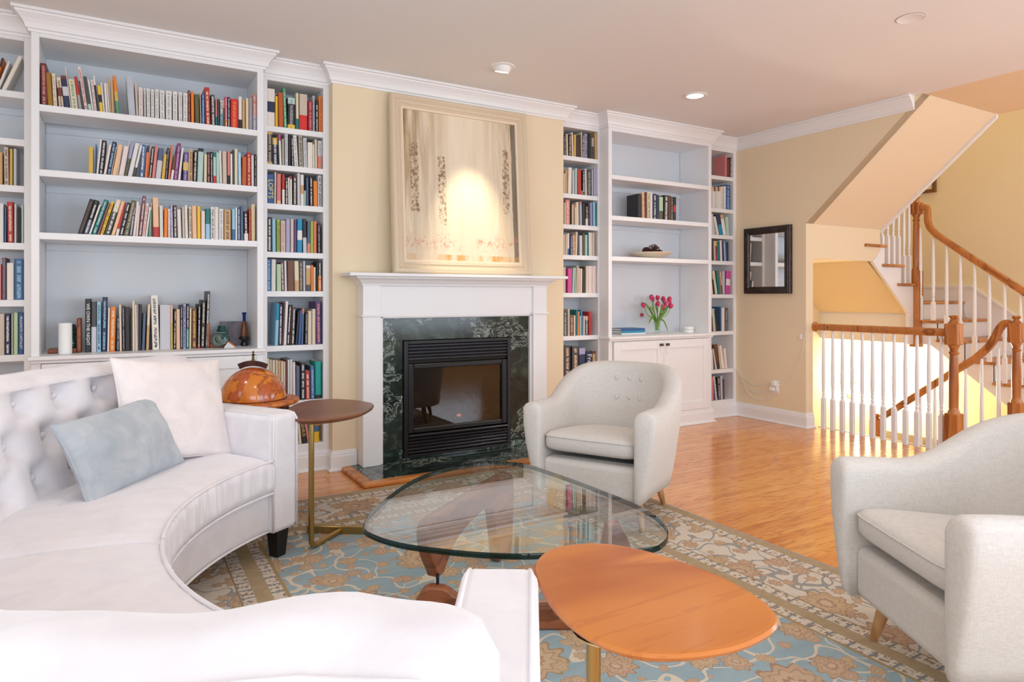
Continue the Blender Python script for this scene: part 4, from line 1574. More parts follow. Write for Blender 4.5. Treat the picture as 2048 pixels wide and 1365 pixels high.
def ring(inset, z):
    r_ = []
    for i in range(n):
        tn = (out[(i + 1) % n] - out[i - 1]).normalized()
        nn = Vector((tn.y, -tn.x))
        if nn.dot(out[i] - cen) < 0:
            nn = -nn
        q = out[i] - nn * inset
        r_.append((q.x, q.y, z))
    return r_


gm = MB()
gm.f.append(tuple(range(n)))
gm.mi.append(0)
gm.v += ring(.004, zt)
gm.grid([ring(.004, zt), ring(.0012, zt - .0012), ring(0, zt - .005), ring(0, zb + .005), ring(.0012, zb + .0012), ring(.004, zb)], closed_v=True, mi=1)
gm.f.append(tuple(range(len(gm.v) + n - 1, len(gm.v) - 1, -1)))
gm.mi.append(0)
gm.v += ring(.004, zb)
gm.build('glass_top', ['table_glass', 'glass_edge'], t, 40, recalc=True)


def slab(nm, p0, d, prof, th, z0=0.):
    """outline in a vertical plane through p0 along d"""
    nrm = Vector((d[1], -d[0]))
    pts = [Vector((p[0], p[1])) for p in prof]
    cs = [Vector((q.x, q.y)) for q in spline([(p.x, p.y, 0) for p in pts], 4, True)]
    m_ = len(cs)
    ctr_sign = sum((cs[(i + 1) % m_].x - cs[i].x) * (cs[(i + 1) % m_].y + cs[i].y) for i in range(m_))
    mb = MB()
    rows = []
    for off, ins in ((-th, .007), (-th + .003, .002), (-th + .009, 0), (th - .009, 0), (th - .003, .002), (th, .007)):
        row = []
        for i in range(m_):
            tn = (cs[(i + 1) % m_] - cs[i - 1])
            tn.normalize()
            nn = Vector((tn.y, -tn.x)) * (-1 if ctr_sign > 0 else 1)
            q = cs[i] - nn * ins
            row.append((p0[0] + d[0] * q.x + nrm.x * off - 1.25, p0[1] + d[1] * q.x + nrm.y * off - 2.1, max(q.y, RZ) - RZ))
        rows.append(row)
    mb.grid(rows, closed_v=True)
    mb.f += [tuple(range(m_)), tuple(range(len(mb.v) - 1, len(mb.v) - m_ - 1, -1))]
    mb.mi += [0, 0]
    return mb.build(nm, 'walnut_base', t, 50, recalc=True)


slab('upper_support', (.932, 2.189), (.8005, .5993), [(.02, .383), (.20, .3845), (.45, .3845), (.68, .3845), (.735, .372), (.765, .335), (.772, .27), (.762, .127), (.735, .014), (.66, .012), (.605, .016), (.592, .066), (.569, .173), (.546, .247), (.515, .278), (.46, .288), (.38, .283), (.296, .272), (.233, .256), (.185, .236), (.145, .205), (.112, .172), (.098, .160), (.055, .162), (.040, .188), (.0, .25), (-.022, .315), (-.020, .36)], .024)
slab('lower_support', (.957, 2.154), (.861, -.509), [(-.030, .158), (.022, .158), (.040, .152), (.058, .142), (.08, .126), (.16, .106), (.27, .094), (.38, .092), (.48, .110), (.55, .19), (.585, .32), (.600, .380), (.625, .3845), (.650, .380), (.686, .30), (.705, .18), (.70, .06), (.66, .015), (.5, .012), (.25, .012), (.05, .012), (-.06, .014), (-.085, .04), (-.078, .085), (-.058, .126)], .024)
b = MB().tube([(.957 + .07 * .86 - 1.30, 2.154 - 2.1 + .005, .13), (.957 + .07 * .86 - 1.30, 2.154 - 2.1 + .005, .185)], .006, 8)
b.build('pivot_pin', 'black_metal', t)

# ------------------------------------------------------------------ side tables
def side_table(label, outline, m, post, bar0, bar1, joint, ztop=.62):
    cx = sum(p[0] for p in outline) / len(outline)
    cy = sum(p[1] for p in outline) / len(outline)
    t = thing('side_table', label, 'side table', (cx, cy, RZ))
    o2 = [Vector((q.x - cx, q.y - cy)) for q in spline([(a, b_, 0) for a, b_ in outline], 6, True)]
    n = len(o2)

    def rg(ins, z):
        r_ = []
        for i in range(n):
            tn = (o2[(i + 1) % n] - o2[i - 1]).normalized()
            nn = Vector((tn.y, -tn.x))
            if nn.dot(o2[i]) < 0:
                nn = -nn
            q = o2[i] - nn * ins
            r_.append((q.x, q.y, z - RZ))
        return r_
    mb = MB()
    mb.grid([rg(.012, ztop), rg(.004, ztop - .001), rg(0, ztop - .006), rg(.003, ztop - .012), rg(.022, ztop - .024), rg(.05, ztop - .026)], closed_v=True)
    mb.f += [tuple(range(n)), tuple(range(len(mb.v) - 1, len(mb.v) - n - 1, -1))]
    mb.mi += [0, 0]
    mb.build('table_top', m, t, 40, recalc=True)
    L = lambda p, z: (p[0] - cx, p[1] - cy, z - RZ)
    path = [L(post, ztop - .03), L(post, .30), L(post, .06)]
    pv, jv = Vector(L(post, RZ + .013)), Vector(L(joint, RZ + .016))
    dv = (jv - pv).normalized()
    path += [tuple(pv + Vector((0, 0, .02)) + dv * .002), tuple(pv + Vector((0, 0, .006)) + dv * .012), tuple(pv + dv * .035), tuple(jv)]
    MB().tube(path, .0125, 14).build('post', 'brass', t, 60)
    a, b_ = Vector(L(bar0, 0)), Vector(L(bar1, 0))
    dv = (b_ - a).normalized()
    nv = Vector((dv.y, -dv.x, 0)) * .0125
    bz0, bz1 = 0, .036
    q = [a + nv, b_ + nv, b_ - nv, a - nv]
    MB().add([(p.x, p.y, bz0) for p in q] + [(p.x, p.y, bz1) for p in q], [(3, 2, 1, 0), (4, 5, 6, 7), (0, 1, 5, 4), (1, 2, 6, 5), (2, 3, 7, 6), (3, 0, 4, 7)]).build('foot_bar', 'brass', t, 0, .002, 1, recalc=True)
    pq = (post[0] + (cx - post[0]) * .22, post[1] + (cy - post[1]) * .22)
    MB().lathe([(.06, 0), (.06, -.003), (.04, -.008), (.014, -.02)], 20, L(pq, ztop - .0265), cap=False).build('mounting_plate', 'bright_brass', t, 40)
    return t


TA = [(0.666, 3.225), (0.713, 3.397), (0.79, 3.552), (0.885, 3.63), (0.995, 3.616), (1.081, 3.535), (1.127, 3.424), (1.134, 3.339), (1.077, 3.204), (0.983, 3.096), (0.883, 3.041), (0.794, 3.029), (0.72, 3.066), (0.678, 3.126)]
TB = [(0.716, 1.124), (0.759, 1.187), (0.823, 1.225), (0.885, 1.221), (0.938, 1.195), (0.986, 1.134), (1.021, 1.032), (1.035, 0.922), (1.024, 0.838), (1.005, 0.785), (0.975, 0.752), (0.93, 0.735), (0.855, 0.730), (0.781, 0.746), (0.711, 0.783), (0.674, 0.835), (0.661, 0.911), (0.675, 1.009)]
side_table('less lit walnut pebble-shaped side table beyond the sofa arm', TA, 'walnut_less_lit', (.757, 3.10), (.797, 3.341), (1.067, 3.157), (.956, 3.262))
side_table('orange-lit walnut pebble-shaped side table in the foreground', TB, 'walnut', (.700, .912), (.80, 1.12), (1.05, .93), (.93, 1.02))

# ------------------------------------------------------------------ globe bar
GX, GY, GZ = .606, 3.722, .622
t = thing('globe_bar', 'antique style globe bar on dark turned legs', 'globe', (GX, GY, RZ))
dome = [(.1655 * cos(a), GZ + .004 + .1655 * sin(a)) for a in [pi / 2 * i / 22 for i in range(22)]] + [(.001, GZ + .004 + .1655)]
gl_ = MB().lathe(dome, 56, cap=False).build('globe_dome', 'globe_paper', t, 180)
b = MB()
for k in range(90):
    a = 2 * pi * k / 90
    b.lathe([(.0028, -.002), (.0028, .002)], 5, (.1668 * cos(a), .1668 * sin(a), GZ + .006))
o = b.build('bead_rim', 'mahogany', gl_)
o['kind'] = 'stuff'
MB().lathe([(.165, GZ + .002), (.222, GZ + .002), (.231, GZ - .003), (.233, GZ - .012), (.226, GZ - .022), (.200, GZ - .026), (.165, GZ - .024)], 56).build('horizon_ring', 'globe_ring', t, 40)
bowl = [(.17, GZ - .026)] + [(.17 * cos(a), GZ - .026 - .17 * sin(a)) for a in [pi / 2 * i / 12 for i in range(1, 12)]] + [(.001, GZ - .196)]
MB().lathe(bowl, 40, cap=False).build('lower_bowl', 'mahogany', t, 180)
# meridian bar and finial
rows = []
for i in range(14):
    a = radians(64 + 50 * i / 13)
    for_ = []
    for r_, yy in ((.172, -.011), (.200, -.011), (.200, .011), (.172, .011)):
        for_.append((-r_ * cos(a) * .8 - .6 * 0 + 0, r_ * cos(a) * .6 + yy * .8, GZ + .004 + r_ * sin(a)))
    rows.append(for_)
mb = MB().grid(rows, closed_v=True)
mb.f += [(0, 1, 2, 3), tuple(range(len(mb.v) - 1, len(mb.v) - 5, -1))]
mb.mi += [0, 0]
mb.build('meridian_bar', 'mahogany', t, recalc=True)
MB().lathe([(.009, 0), (.009, .008), (.006, .012), (.008, .020), (.004, .026), (.009, .034), (.003, .042), (.006, .048), (.001, .054)], 14, (0, 0, GZ + .202), cap=False).build('finial', 'bronze', t, 50)
prof = [(.010, .055), (.016, .07), (.014, .09), (.020, .11), (.020, .15), (.013, .17), (.019, .185), (.013, .20), (.020, .24), (.012, .275), (.018, .29), (.012, .305), (.021, .345), (.013, .385), (.018, .40), (.013, .415), (.020, .45), (.022, .54), (.022, GZ - .02)]
lm = MB().lathe(prof, 16).mesh('leg', 'mahogany', 60)
cm = MB().lathe([(.001, -.018), (.012, -.016), (.018, -.006), (.018, .006), (.012, .016), (.001, .018)], 14, cap=False).mesh('caster', 'black_rubber', 60)
for k in range(4):
    a = radians(-48 + 90 * k)
    o = put('leg', lm, t)
    o.location = (.195 * cos(a), .195 * sin(a), 0)
    c_ = put('caster', cm, o)
    c_.location = (.004, 0, .0185)
    c_.rotation_euler = (radians(90), 0, radians(30))
    MB().tube([(0, 0, .03), (0, 0, .06)], .006, 8).build('caster_stem', 'black_rubber', o)
MB().lathe([(.001, .118), (.20, .118), (.206, .126), (.20, .134), (.001, .134)], 40, cap=False).build('lower_shelf', 'mahogany', t, 40)

# ------------------------------------------------------------------ books
BC = dict(mar=(112, 52, 52), och=(160, 112, 28), whi=(226, 222, 218), cre=(224, 208, 182), pkw=(232, 214, 208), blk=(38, 36, 40), dgy=(72, 72, 74), nav=(40, 50, 82), blu=(62, 104, 150), lbl=(150, 190, 214), tea=(22, 118, 118), grn=(90, 150, 110), lgr=(180, 208, 168), min=(178, 206, 196), lim=(164, 188, 66), yel=(234, 192, 48), ora=(234, 130, 40), red=(184, 52, 46), bre=(214, 44, 38), pnk=(218, 138, 130), sal=(226, 122, 92), mag=(140, 54, 118), pur=(92, 62, 122), lav=(168, 164, 200), tan=(204, 164, 114), bro=(108, 66, 42), dbr=(70, 50, 42), gry=(160, 160, 160), lgy=(200, 200, 206), bei=(204, 188, 172), sil=(184, 190, 200), oli=(96, 90, 60), pea=(234, 190, 152), rus=(190, 92, 44), gol=(212, 176, 80), sla=(84, 98, 126), tau=(92, 82, 72), cya=(22, 140, 180), sky=(150, 196, 222), pls=(128, 76, 86), ros=(214, 130, 126), hot=(220, 70, 130), ivo=(236, 228, 218), fuc=(205, 75, 150), aqu=(0, 160, 150), cri=(166, 46, 66), roy=(45, 85, 145), gre=(176, 170, 154))
CNAME = dict(mar='maroon', och='ochre', whi='white', cre='cream', pkw='pinkish white', blk='black', dgy='dark grey', nav='navy', blu='blue', lbl='pale blue', tea='teal', grn='green', lgr='pale green', min='mint', lim='lime green', yel='yellow', ora='orange', red='red', bre='bright red', pnk='pink', sal='salmon', mag='magenta', pur='purple', lav='lavender', tan='tan', bro='brown', dbr='dark brown', gry='grey', lgy='light grey', bei='beige', sil='silver', oli='olive', pea='peach', rus='rust', gol='gold', sla='slate blue', tau='taupe', cya='cyan', sky='sky blue', pls='plum', ros='rose', hot='hot pink', ivo='ivory', fuc='fuchsia', aqu='aqua green', cri='crimson', roy='royal blue', gre='stone')
BOOKS = """L1|2.227|4.455|-375 -346 234 -10 mar pnk - - 1;-344 -319 185 -34 och - - - 1;-318 -300 184 -28 cre gry - - 1;-292 -269 168 -51 cre mar m:mar - 1;-268 -240 181 -54 nav - t:mar:.1,m:lgy - 1;-239 -234 234 -66 whi - - - 0;-233 -202 166 -62 cre grn - - 1;-199 -184 185 -75 red - b:gry:.45 - 1;-183 -173 166 -69 dgy - - - 0;-172 -156 245 -82 pkw red - - 1;-154 -137 193 -78 dgy - b:min:.2 - 1;-137 -127 179 -74 whi - - - 0;-126 -113 179 -61 whi red - - 1;-112 -102 203 -62 blk - t:whi:.25 - 0;-100 -83 154 -49 yel - m:blk - 1;-82 -73 174 -53 whi - - - 0;-71 -59 172 -33 whi - - - 0;-58 -49 174 -36 whi - - - 0;-49 -42 206 -39 tan - - - 0;-41 -29 194 -21 tan - - - 1;-20 -2 220 -47 gol - t:ora:.4,b:grn:.35 - 1;44 79 229 -40 sil - - - 1;81 93 202 -28 bei - - - 1;94 116 175 -7 pkw gry - - 1;122 132 175 -10 whi gry - - 0;136 154 175 -10 whi gry - - 1;157 175 174 -3 whi gry - - 1;178 199 176 -3 whi gry - - 1;204 230 176 -10 whi gry - - 1;235 267 177 -3 whi gry - - 1;272 297 178 -3 whi gry - - 1;303 324 179 -6 whi gry - - 1;327 352 177 0 whi gry - - 1;355 367 200 -3 mar pnk - - 0;371 389 194 -6 ora - - - 1;393 418 180 -16 oli - - - 1;422 428 202 -11 cre - - - 0;430 447 190 -6 blu lbl - - 1;451 479 231 -17 red cre - - 1;483 506 192 -12 dgy whi - - 1;507 518 169 -3 ros - b:tea:.35 - 0;519 531 171 0 dgy - - - 0;534 549 164 0 lbl blk t:whi:.5 - 0;550 559 169 -3 tan - b:oli:.7 - 0;561 575 192 -3 hot pkw b:ora:.25 - 1;576 590 191 0 nav whi - - 0;594 637 185 0 bre ora - - 1;640 661 205 0 whi - b:blk:.3 - 1;662 678 189 0 tan - - - 1;682 700 201 0 cre - - - 1;702 722 207 0 gry - - - 1;724 747 232 0 pnk whi b:lav:.4 - 1
L2|1.872|4.455|-155 -131 154 0 gol - - - 1;-127 -120 172 20 blu - - - 0;-118 -107 202 54 whi - - - 0;-106 -84 198 52 blk whi - - 1;-83 -69 177 88 pkw - - - 1;-68 -46 197 87 nav lbl - - 1;-46 -42 169 88 cre - - - 0;-41 -19 184 97 pea - - - 1;-19 -10 177 78 bei - - - 0;-9 15 178 90 pkw - - - 1;15 18 215 88 whi - - - 0;19 33 213 111 lav - b:oli:.5 - 1;36 60 203 108 whi - - - 1;61 75 195 118 whi - b:dgy:.3 - 1;97 120 196 35 blu whi - - 1;123 137 192 39 sal - t:nav:.2 - 1;139 144 205 25 ora - - - 0;144 159 191 51 dbr whi - - 1;160 177 198 52 ros - - - 1;179 208 186 53 lgy - t:sla:.4 - 1;211 229 151 45 gol - - - 1;231 242 192 33 blk lav - - 0;245 257 209 44 sal - - - 1;258 273 154 74 whi - t:bro:.6 - 0;275 296 226 53 mag lav - - 1;298 312 202 57 whi - - - 1;324 352 174 20 pur lav m:yel - 1;353 358 193 18 cre - - - 0;359 379 193 3 tan bro - - 1;380 401 194 18 blk whi - - 1;404 435 209 16 min - t:blk:.1 - 1;441 459 177 6 cre - - - 1;460 477 192 0 dbr pnk - - 1;478 493 195 -3 blk lgy - - 1;494 511 193 -3 min - t:tea:.15,b:bre:.25 - 1;512 531 193 -6 min - - - 1;532 545 207 -14 whi - - - 1;548 573 206 -8 bei - - - 1;576 591 211 -3 ros - b:blk:.28 - 1;592 605 194 -3 whi - - - 0;606 616 222 0 dgy - - - 0;617 636 229 -3 cre - - - 1;639 658 209 -8 sky whi - - 1;660 687 185 3 rus - - - 1;689 714 214 0 red pea - - 1;716 732 198 -3 whi - - - 1;734 744 206 0 blk whi - - 0
L3|1.527|4.455|-207 -182 206 161 blk bro - - 1;-180 -157 202 155 blk whi b:sla:.4 - 1;-155 -143 178 163 whi - - - 0;-141 -118 210 169 tea min - - 1;-116 -102 193 166 pls - - - 1;-100 -84 201 159 yel oli - - 1;-77 -50 213 155 dgy whi t:cre:.35 - 1;-46 -27 206 146 pea - - - 1;-24 -8 199 110 red - b:whi:.2 - 1;-6 14 197 117 blk whi - - 1;17 42 212 109 oli gre - - 1;44 62 182 66 nav whi t:pur:.3 - 1;63 78 203 54 pkw - - - 1;79 90 181 38 pkw - - - 0;91 109 241 55 pls pkw - - 1;110 126 199 58 pkw red - - 1;127 139 177 62 whi - - - 0;142 148 160 43 grn - - - 0;149 154 203 23 whi - - - 0;169 200 234 -12 pea - b:red:.26 - 1;203 222 189 -9 whi min - - 1;225 244 174 3 ora - - - 1;246 260 173 -3 whi pnk - - 0;262 275 198 -12 lav whi - - 1;276 296 196 -9 dbr whi - - 1;298 320 173 -17 whi - - - 1;324 338 191 -12 bei - - - 1;339 355 201 -14 whi - - - 1;359 375 193 -3 cre blk - - 1;378 403 201 -9 pea - - - 1;405 424 200 -6 yel - - - 1;427 449 172 -3 pkw - - - 1;451 477 188 -3 tea - b:sky:.5 - 1;480 503 200 -3 whi blk - - 1;503 524 202 0 whi - - - 1;526 553 192 0 whi gry - - 1;557 595 190 0 tan bro - - 1;601 620 197 0 sky - b:blu:.35 - 1;621 633 206 0 whi - - - 0;635 650 208 -3 blu whi - - 1;652 669 219 -5 sla - - - 1;673 698 185 -12 blk whi b:ivo:.25 - 1;700 713 202 0 red ora - - 0;716 740 234 -2 cre yel - - 1
L4|0.85|4.6|-176 -148 313 0 blk - - WE_OWN_THE_NIGHT 1;-146 -119 295 0 dgy - b:lgy:.5 - 1;-118 -97 294 0 sky nav - - 1;-95 -70 323 9 nav lbl - - 1;-67 -56 260 11 whi - - - 1;-55 -27 264 13 ora cre - - 1;-16 -6 208 3 nav whi - - 0;-3 10 276 -8 cre - - - 1;13 25 272 -6 dbr lav - - 1;26 51 265 -6 blk - - - 1;53 62 257 0 dbr - - - 0;63 77 299 -2 cre - - - 1;78 89 276 -4 pkw - - - 1;89 94 276 2 whi - - - 0;95 111 279 4 blk - - - 1;112 129 224 20 sla - - - 1;135 150 278 19 tan - t:cre:.45 - 1;170 208 333 -17 ivo dgy - - 1;210 268 274 0 lgy - - - 1;269 282 272 -2 pea - b:gol:.6 - 1;283 298 248 9 blk cre - - 1;300 323 247 -5 pea - - - 1;324 335 273 0 nav whi - - 1;337 354 280 2 lav nav - - 1;355 371 281 4 blk whi b:tea:.45 - 1;372 384 253 5 cre - - - 1;387 415 251 0 bro gol - - 1;419 435 278 8 blk whi b:red:.08 - 1;437 460 304 15 blk cre - - 1;463 481 360 19 dgy whi - - 1
NL1|2.295|4.5649999999999995|829 879 249 0 ivo - m:nav - 1;883 899 205 -3 yel - - - 1;904 935 233 -10 rus - - - 1;937 957 264 -20 grn min - - 1;961 1009 209 3 blk gry t:min:.2,b:yel:.14 - 1;1016 1034 246 -5 cre - b:tea:.3 - 1;1039 1091 245 -2 bei - b:bre:.42 - 1;1096 1123 207 -3 cri pnk - - 1;1126 1141 245 -2 sil blu - - 1;1144 1163 214 0 blk whi - - 1;1167 1193 247 -2 ora rus - - 1
NL2|2.045|4.5649999999999995|830 865 214 0 dbr gre t:gol:.07,b:gol:.08 - 1;867 899 179 -10 nav whi t:gol:.25 - 1;909 923 203 -20 ivo - t:hot:.2 - 0;925 939 177 -6 gre - - - 0;943 964 213 -3 lgy gry - - 1;966 983 210 -3 blk - - - 1;987 1002 203 -14 blk whi - - 1;1006 1032 210 -33 whi gry - - 1;1038 1062 214 -16 gre blk - - 1;1066 1091 201 -14 lgy gry - - 1;1093 1126 175 -3 ivo - - - 1;1128 1139 164 -7 ivo - - - 0;1141 1156 200 -6 cre - - - 0;1160 1192 195 0 lgy gry b:sal:.45 - 1
NL3|1.787|4.5649999999999995|829 873 193 0 roy - - LOFTS 1;875 886 210 8 pkw - - - 0;892 919 202 3 ros - b:pea:.12 - 1;925 943 198 -3 red - b:whi:.5 - 1;945 963 166 0 dbr whi - - 0;965 977 180 -10 whi - - - 0;978 991 193 -3 whi - t:red:.1 - 0;996 1021 194 0 dbr whi - - 1;1024 1043 217 -3 lgy - - - 1;1045 1067 209 -3 whi - m:tan - 1;1069 1081 104 0 min - - - 0;1083 1099 193 -3 sla - - - 1;1106 1128 203 -6 blk whi - - 1;1132 1159 174 -7 ora - - - 1;1161 1187 215 -3 lgy blk - - 1
NL4|1.47|4.5649999999999995|831 861 228 0 blk whi - - 1;863 886 216 -5 sky - - - 1;891 912 214 -3 lim oli - - 1;917 948 209 -3 bei ros - - 1;951 978 222 0 lav - - - 1;980 1000 224 0 bei - - - 1;1002 1019 221 0 pur - - - 1;1023 1057 227 3 cya - m:whi - 1;1062 1087 230 -7 blk - b:lgy:.45 - 1;1089 1111 217 3 sla - b:pnk:.3 - 1;1112 1131 216 0 lim - - - 1;1132 1153 219 0 sal - - - 1;1158 1179 203 -8 blk gry - - 1
NL5|1.212|4.5649999999999995|827 855 210 0 blu lbl - - 1;857 885 209 3 whi - - - 1;891 920 178 -3 lgr - - - 1;922 941 192 -18 pls whi - - 1;943 958 200 -11 whi - - - 0;961 1004 202 -6 bro - - - 1;1007 1036 201 -11 cre - b:tan:.35 - 1;1037 1061 201 -3 tau gre - - 1;1063 1078 203 -6 sil - - - 0;1081 1112 174 0 tan - t:whi:.1,b:dgy:.25 - 1;1113 1129 177 0 ora - - - 0;1130 1146 164 0 cre - - - 0;1149 1160 198 6 blk - - - 0;1162 1185 205 0 blk whi b:ora:.5 - 1
NL6|0.852|4.5649999999999995|878 900 279 21 sky - t:cya:.4 - 1;902 924 272 11 nav whi - - 1;924 933 283 20 mar - - - 0;934 953 292 25 whi - - - 1;954 973 269 32 blk whi - - 1;975 981 269 30 mar - - - 0;984 1005 253 23 dgy whi - - 1;1009 1024 224 44 blk - - - 1;1027 1045 231 32 roy - - - 1;1048 1064 244 16 sla - t:sal:.15 - 1;1071 1091 219 13 blk gry - - 1;1093 1119 226 0 cre - - - 1;1122 1146 239 0 cre - - - 1;1149 1182 290 -6 pur pnk - - 1
NL7|0.481|4.5649999999999995|830 845 287 0 cre - - - 1;846 862 279 0 bei - - - 1;863 881 276 0 cre - - - 1;882 899 275 0 bei - - - 1;900 918 269 0 tan - - - 1;919 933 265 0 cre - - - 1;934 948 262 0 bei - - - 1;949 960 271 4 mar - - - 0;961 972 273 0 whi - - - 1;973 993 275 0 lgy - - - 1;996 1013 254 -5 pkw - - - 1;1016 1041 227 0 sla - - - 1;1046 1076 249 0 blk whi - - 1;1079 1109 193 -9 red pkw - - 1;1112 1140 225 -8 blu lbl - - 1;1143 1184 252 -2 aqu - b:blk:.1 - 1
NL8|0.186|4.5649999999999995|951 962 180 -45 whi - - - 0;963 974 177 -45 cre - - - 0;1008 1020 177 -42 cre - - - 0;1021 1033 174 -46 whi - - - 0;1035 1053 170 -47 cre - - - 1;1058 1089 188 -83 blk - - GENIUS 1;1092 1109 177 -91 pnk - - - 1;1135 1171 182 -9 yel - m:blu - 1
FL1|2.31|4.5649999999999995|-601 -589 181 124 ora - t:dbr:.3 - 1;-586 -572 170 171 whi - - - 1;-565 -543 213 207 ivo - - - 1
FL3|1.79|4.5649999999999995|-582 -557 179 0 tan - - - 1;-550 -529 210 -8 bei bro - - 1;-526 -512 203 0 gol - - - 1;-509 -495 205 0 lgy - - - 1
FL4|1.473|4.5649999999999995|-579 -552 215 0 whi - - - 1;-549 -540 196 3 blu - - - 0;-536 -508 227 -5 red cre - - 1;-506 -494 216 0 lgy - - - 1;-492 -485 199 0 tau - - - 0;-483 -476 197 0 dgy - - - 0;-474 -463 215 0 min - - - 1
FL5|1.158|4.5649999999999995|-574 -562 196 0 ros - - - 1;-559 -542 232 0 pls cya - - 1;-539 -507 204 0 ivo - - - 1;-505 -463 228 0 blu lbl - - 1
FL6|0.855|4.5649999999999995|-579 -548 226 0 bei - - - 1;-546 -522 225 0 nav whi - - 1;-519 -509 225 0 gre - - - 1;-508 -488 232 0 lgr - - - 1;-486 -463 231 0 roy - - PRAGMATIC_CAPITALIST 1
NR1|2.355|4.5649999999999995|3194 3221 173 0 blk gry - - 0;3225 3243 184 -12 cre - - - 0;3245 3276 184 0 dbr bei - - 1;3284 3298 204 -22 ivo - - - 0;3301 3321 189 3 gol - - - 0;3323 3356 180 3 dbr - - - 1;3358 3378 193 -6 dbr - - - 0;3379 3388 219 -10 cre - - - 0;3390 3411 202 0 dgy whi - - 0;3413 3443 210 0 lav blk - - 1;3448 3469 219 0 blk - - - 0;3472 3487 203 -8 dgy - - - 0;3490 3516 184 0 gre - b:dgy:.6 - 0;3525 3552 233 -7 tan - - - 1
NR2|2.038|4.5649999999999995|3197 3212 169 7 cre - - - 0;3214 3233 194 6 tan - - - 0;3239 3273 222 15 ivo - - - 1;3290 3310 206 0 lgy - - - 0;3313 3333 222 0 min - - - 0;3341 3379 215 -8 red - - - 1;3382 3390 37 -31 pea - - - 0;3393 3419 216 0 blk whi - - 1;3422 3437 228 -13 ivo - - - 0;3440 3492 225 -8 dgy gry - - 1;3495 3505 230 -2 whi - - - 0;3510 3552 241 0 lav - - - 1
NR3|1.78|4.5649999999999995|3191 3201 199 0 tea - - - 0;3202 3215 182 0 cre - - - 0;3217 3264 209 0 ros cre - - 1;3268 3281 187 0 dbr - - - 0;3283 3299 171 0 cre - - - 0;3313 3328 177 -10 cre - t:sal:.15 - 0;3329 3355 196 -9 cre - - - 1;3369 3388 203 -11 sil - t:ros:.12 - 0;3390 3420 187 0 blk - - - 1;3423 3450 170 0 dbr cre b:whi:.35 - 0;3453 3469 196 0 dgy - - - 0;3475 3494 200 -9 lav - - - 0;3508 3533 209 -8 sky - - - 1;3535 3548 206 0 tea - - - 0
NR4|1.524|4.5649999999999995|3194 3212 172 0 bei - - - 0;3213 3236 175 7 bei - - - 0;3239 3257 183 0 ivo - b:blu:.3 - 0;3260 3289 175 0 nav lav - - 1;3292 3318 168 -3 pea bro - - 0;3321 3339 200 14 cre - - - 0;3342 3361 179 -10 dgy - - - 0;3362 3393 171 -3 lgy - - - 1;3396 3415 190 0 oli - - - 0;3420 3444 179 0 min - - - 0;3445 3456 197 0 tea - - - 0;3458 3478 200 -6 ivo - - - 0;3480 3496 199 0 pkw - - - 0;3497 3519 200 0 bei - - - 0
NR5|1.206|4.5649999999999995|3192 3218 213 5 bei - - - 1;3236 3278 204 8 fuc hot - - 1;3287 3305 211 24 min - - - 0;3308 3320 213 11 min - - - 0;3323 3348 231 22 gre - - - 1;3349 3366 212 5 pea - - - 0;3367 3386 207 6 pkw - - - 0;3388 3406 198 0 dbr - - - 0;3409 3428 226 8 oli - - - 0;3429 3453 229 0 ivo - - - 1;3456 3497 232 0 pkw - - - 1;3498 3538 233 0 pkw - - - 1
NR6|0.845|4.5649999999999995|3194 3237 207 0 dgy gre - - 1;3240 3261 226 0 bei - - - 1;3264 3300 177 0 bro bei - - 1;3302 3320 171 0 cre - - - 0;3323 3339 218 -5 tea - - - 0;3340 3360 205 6 sal - b:ora:.35 - 0;3363 3374 165 0 lgy - - - 0;3375 3394 217 -8 cya - - - 0;3397 3417 165 3 bei - - - 0;3420 3453 164 0 nav whi t:pnk:.2 - 1;3459 3484 201 0 red - - - 1
NR7|0.472|4.5649999999999995|3190 3202 288 0 dbr - - - 0;3204 3266 290 0 dgy pea - - 1;3285 3350 280 0 dgy pea - - 1;3359 3425 264 -7 nav - t:lav:.2 - 1;3432 3495 236 -7 nav - - French 1;3499 3530 233 0 tan - t:bro:.1 - 1
FR1|2.351|4.5649999999999995|5134 5157 219 0 ros - - - 0;5164 5199 186 0 mar - - - 1;5203 5232 203 0 dbr whi - - 0
FR2|2.032|4.5649999999999995|4950 4975 209 0 whi - t:pea:.2 - 0;4976 5000 211 0 whi - t:bro:.2 - 0;5002 5026 214 0 whi - t:bei:.2 - 0;5027 5051 216 0 whi - t:bro:.2 - 0;5054 5077 220 0 whi - t:pea:.2 - 0;5080 5109 222 0 whi gry - - 0;5112 5138 230 0 whi - - - 0;5141 5199 246 0 roy lbl - - 1
FR3|1.776|4.5649999999999995|4947 4994 201 -80 lgy - - - 1;5019 5051 182 -150 whi - - - 0;5054 5106 203 -125 nav - b:cya:.5 - 1;5109 5153 204 -127 ivo - t:tan:.2 - 1;5154 5193 182 -63 min - - - 1
FR4|1.523|4.5649999999999995|4953 4975 192 -18 dbr - - - 0;4976 4997 192 -39 bei - - - 0;4999 5029 192 -42 cri - t:yel:.25 - 0;5032 5067 190 -27 tea - - - 1;5070 5096 203 -25 ivo - - - 0;5106 5118 198 -38 pur - - - 0;5119 5144 190 -30 lbl - - - 0;5147 5180 191 -9 nav - - - 0
FR5|1.197|4.5649999999999995|4944 4968 133 -73 pkw - - - 0;4971 4991 143 -80 blk - - - 0;4998 5029 230 -103 cre - - - 1;5036 5063 234 -83 tea - - - 0;5081 5094 223 -72 pea - b:dbr:.4 - 0;5095 5129 227 -3 sil - - - 1;5136 5196 228 28 fuc - m:whi - 1
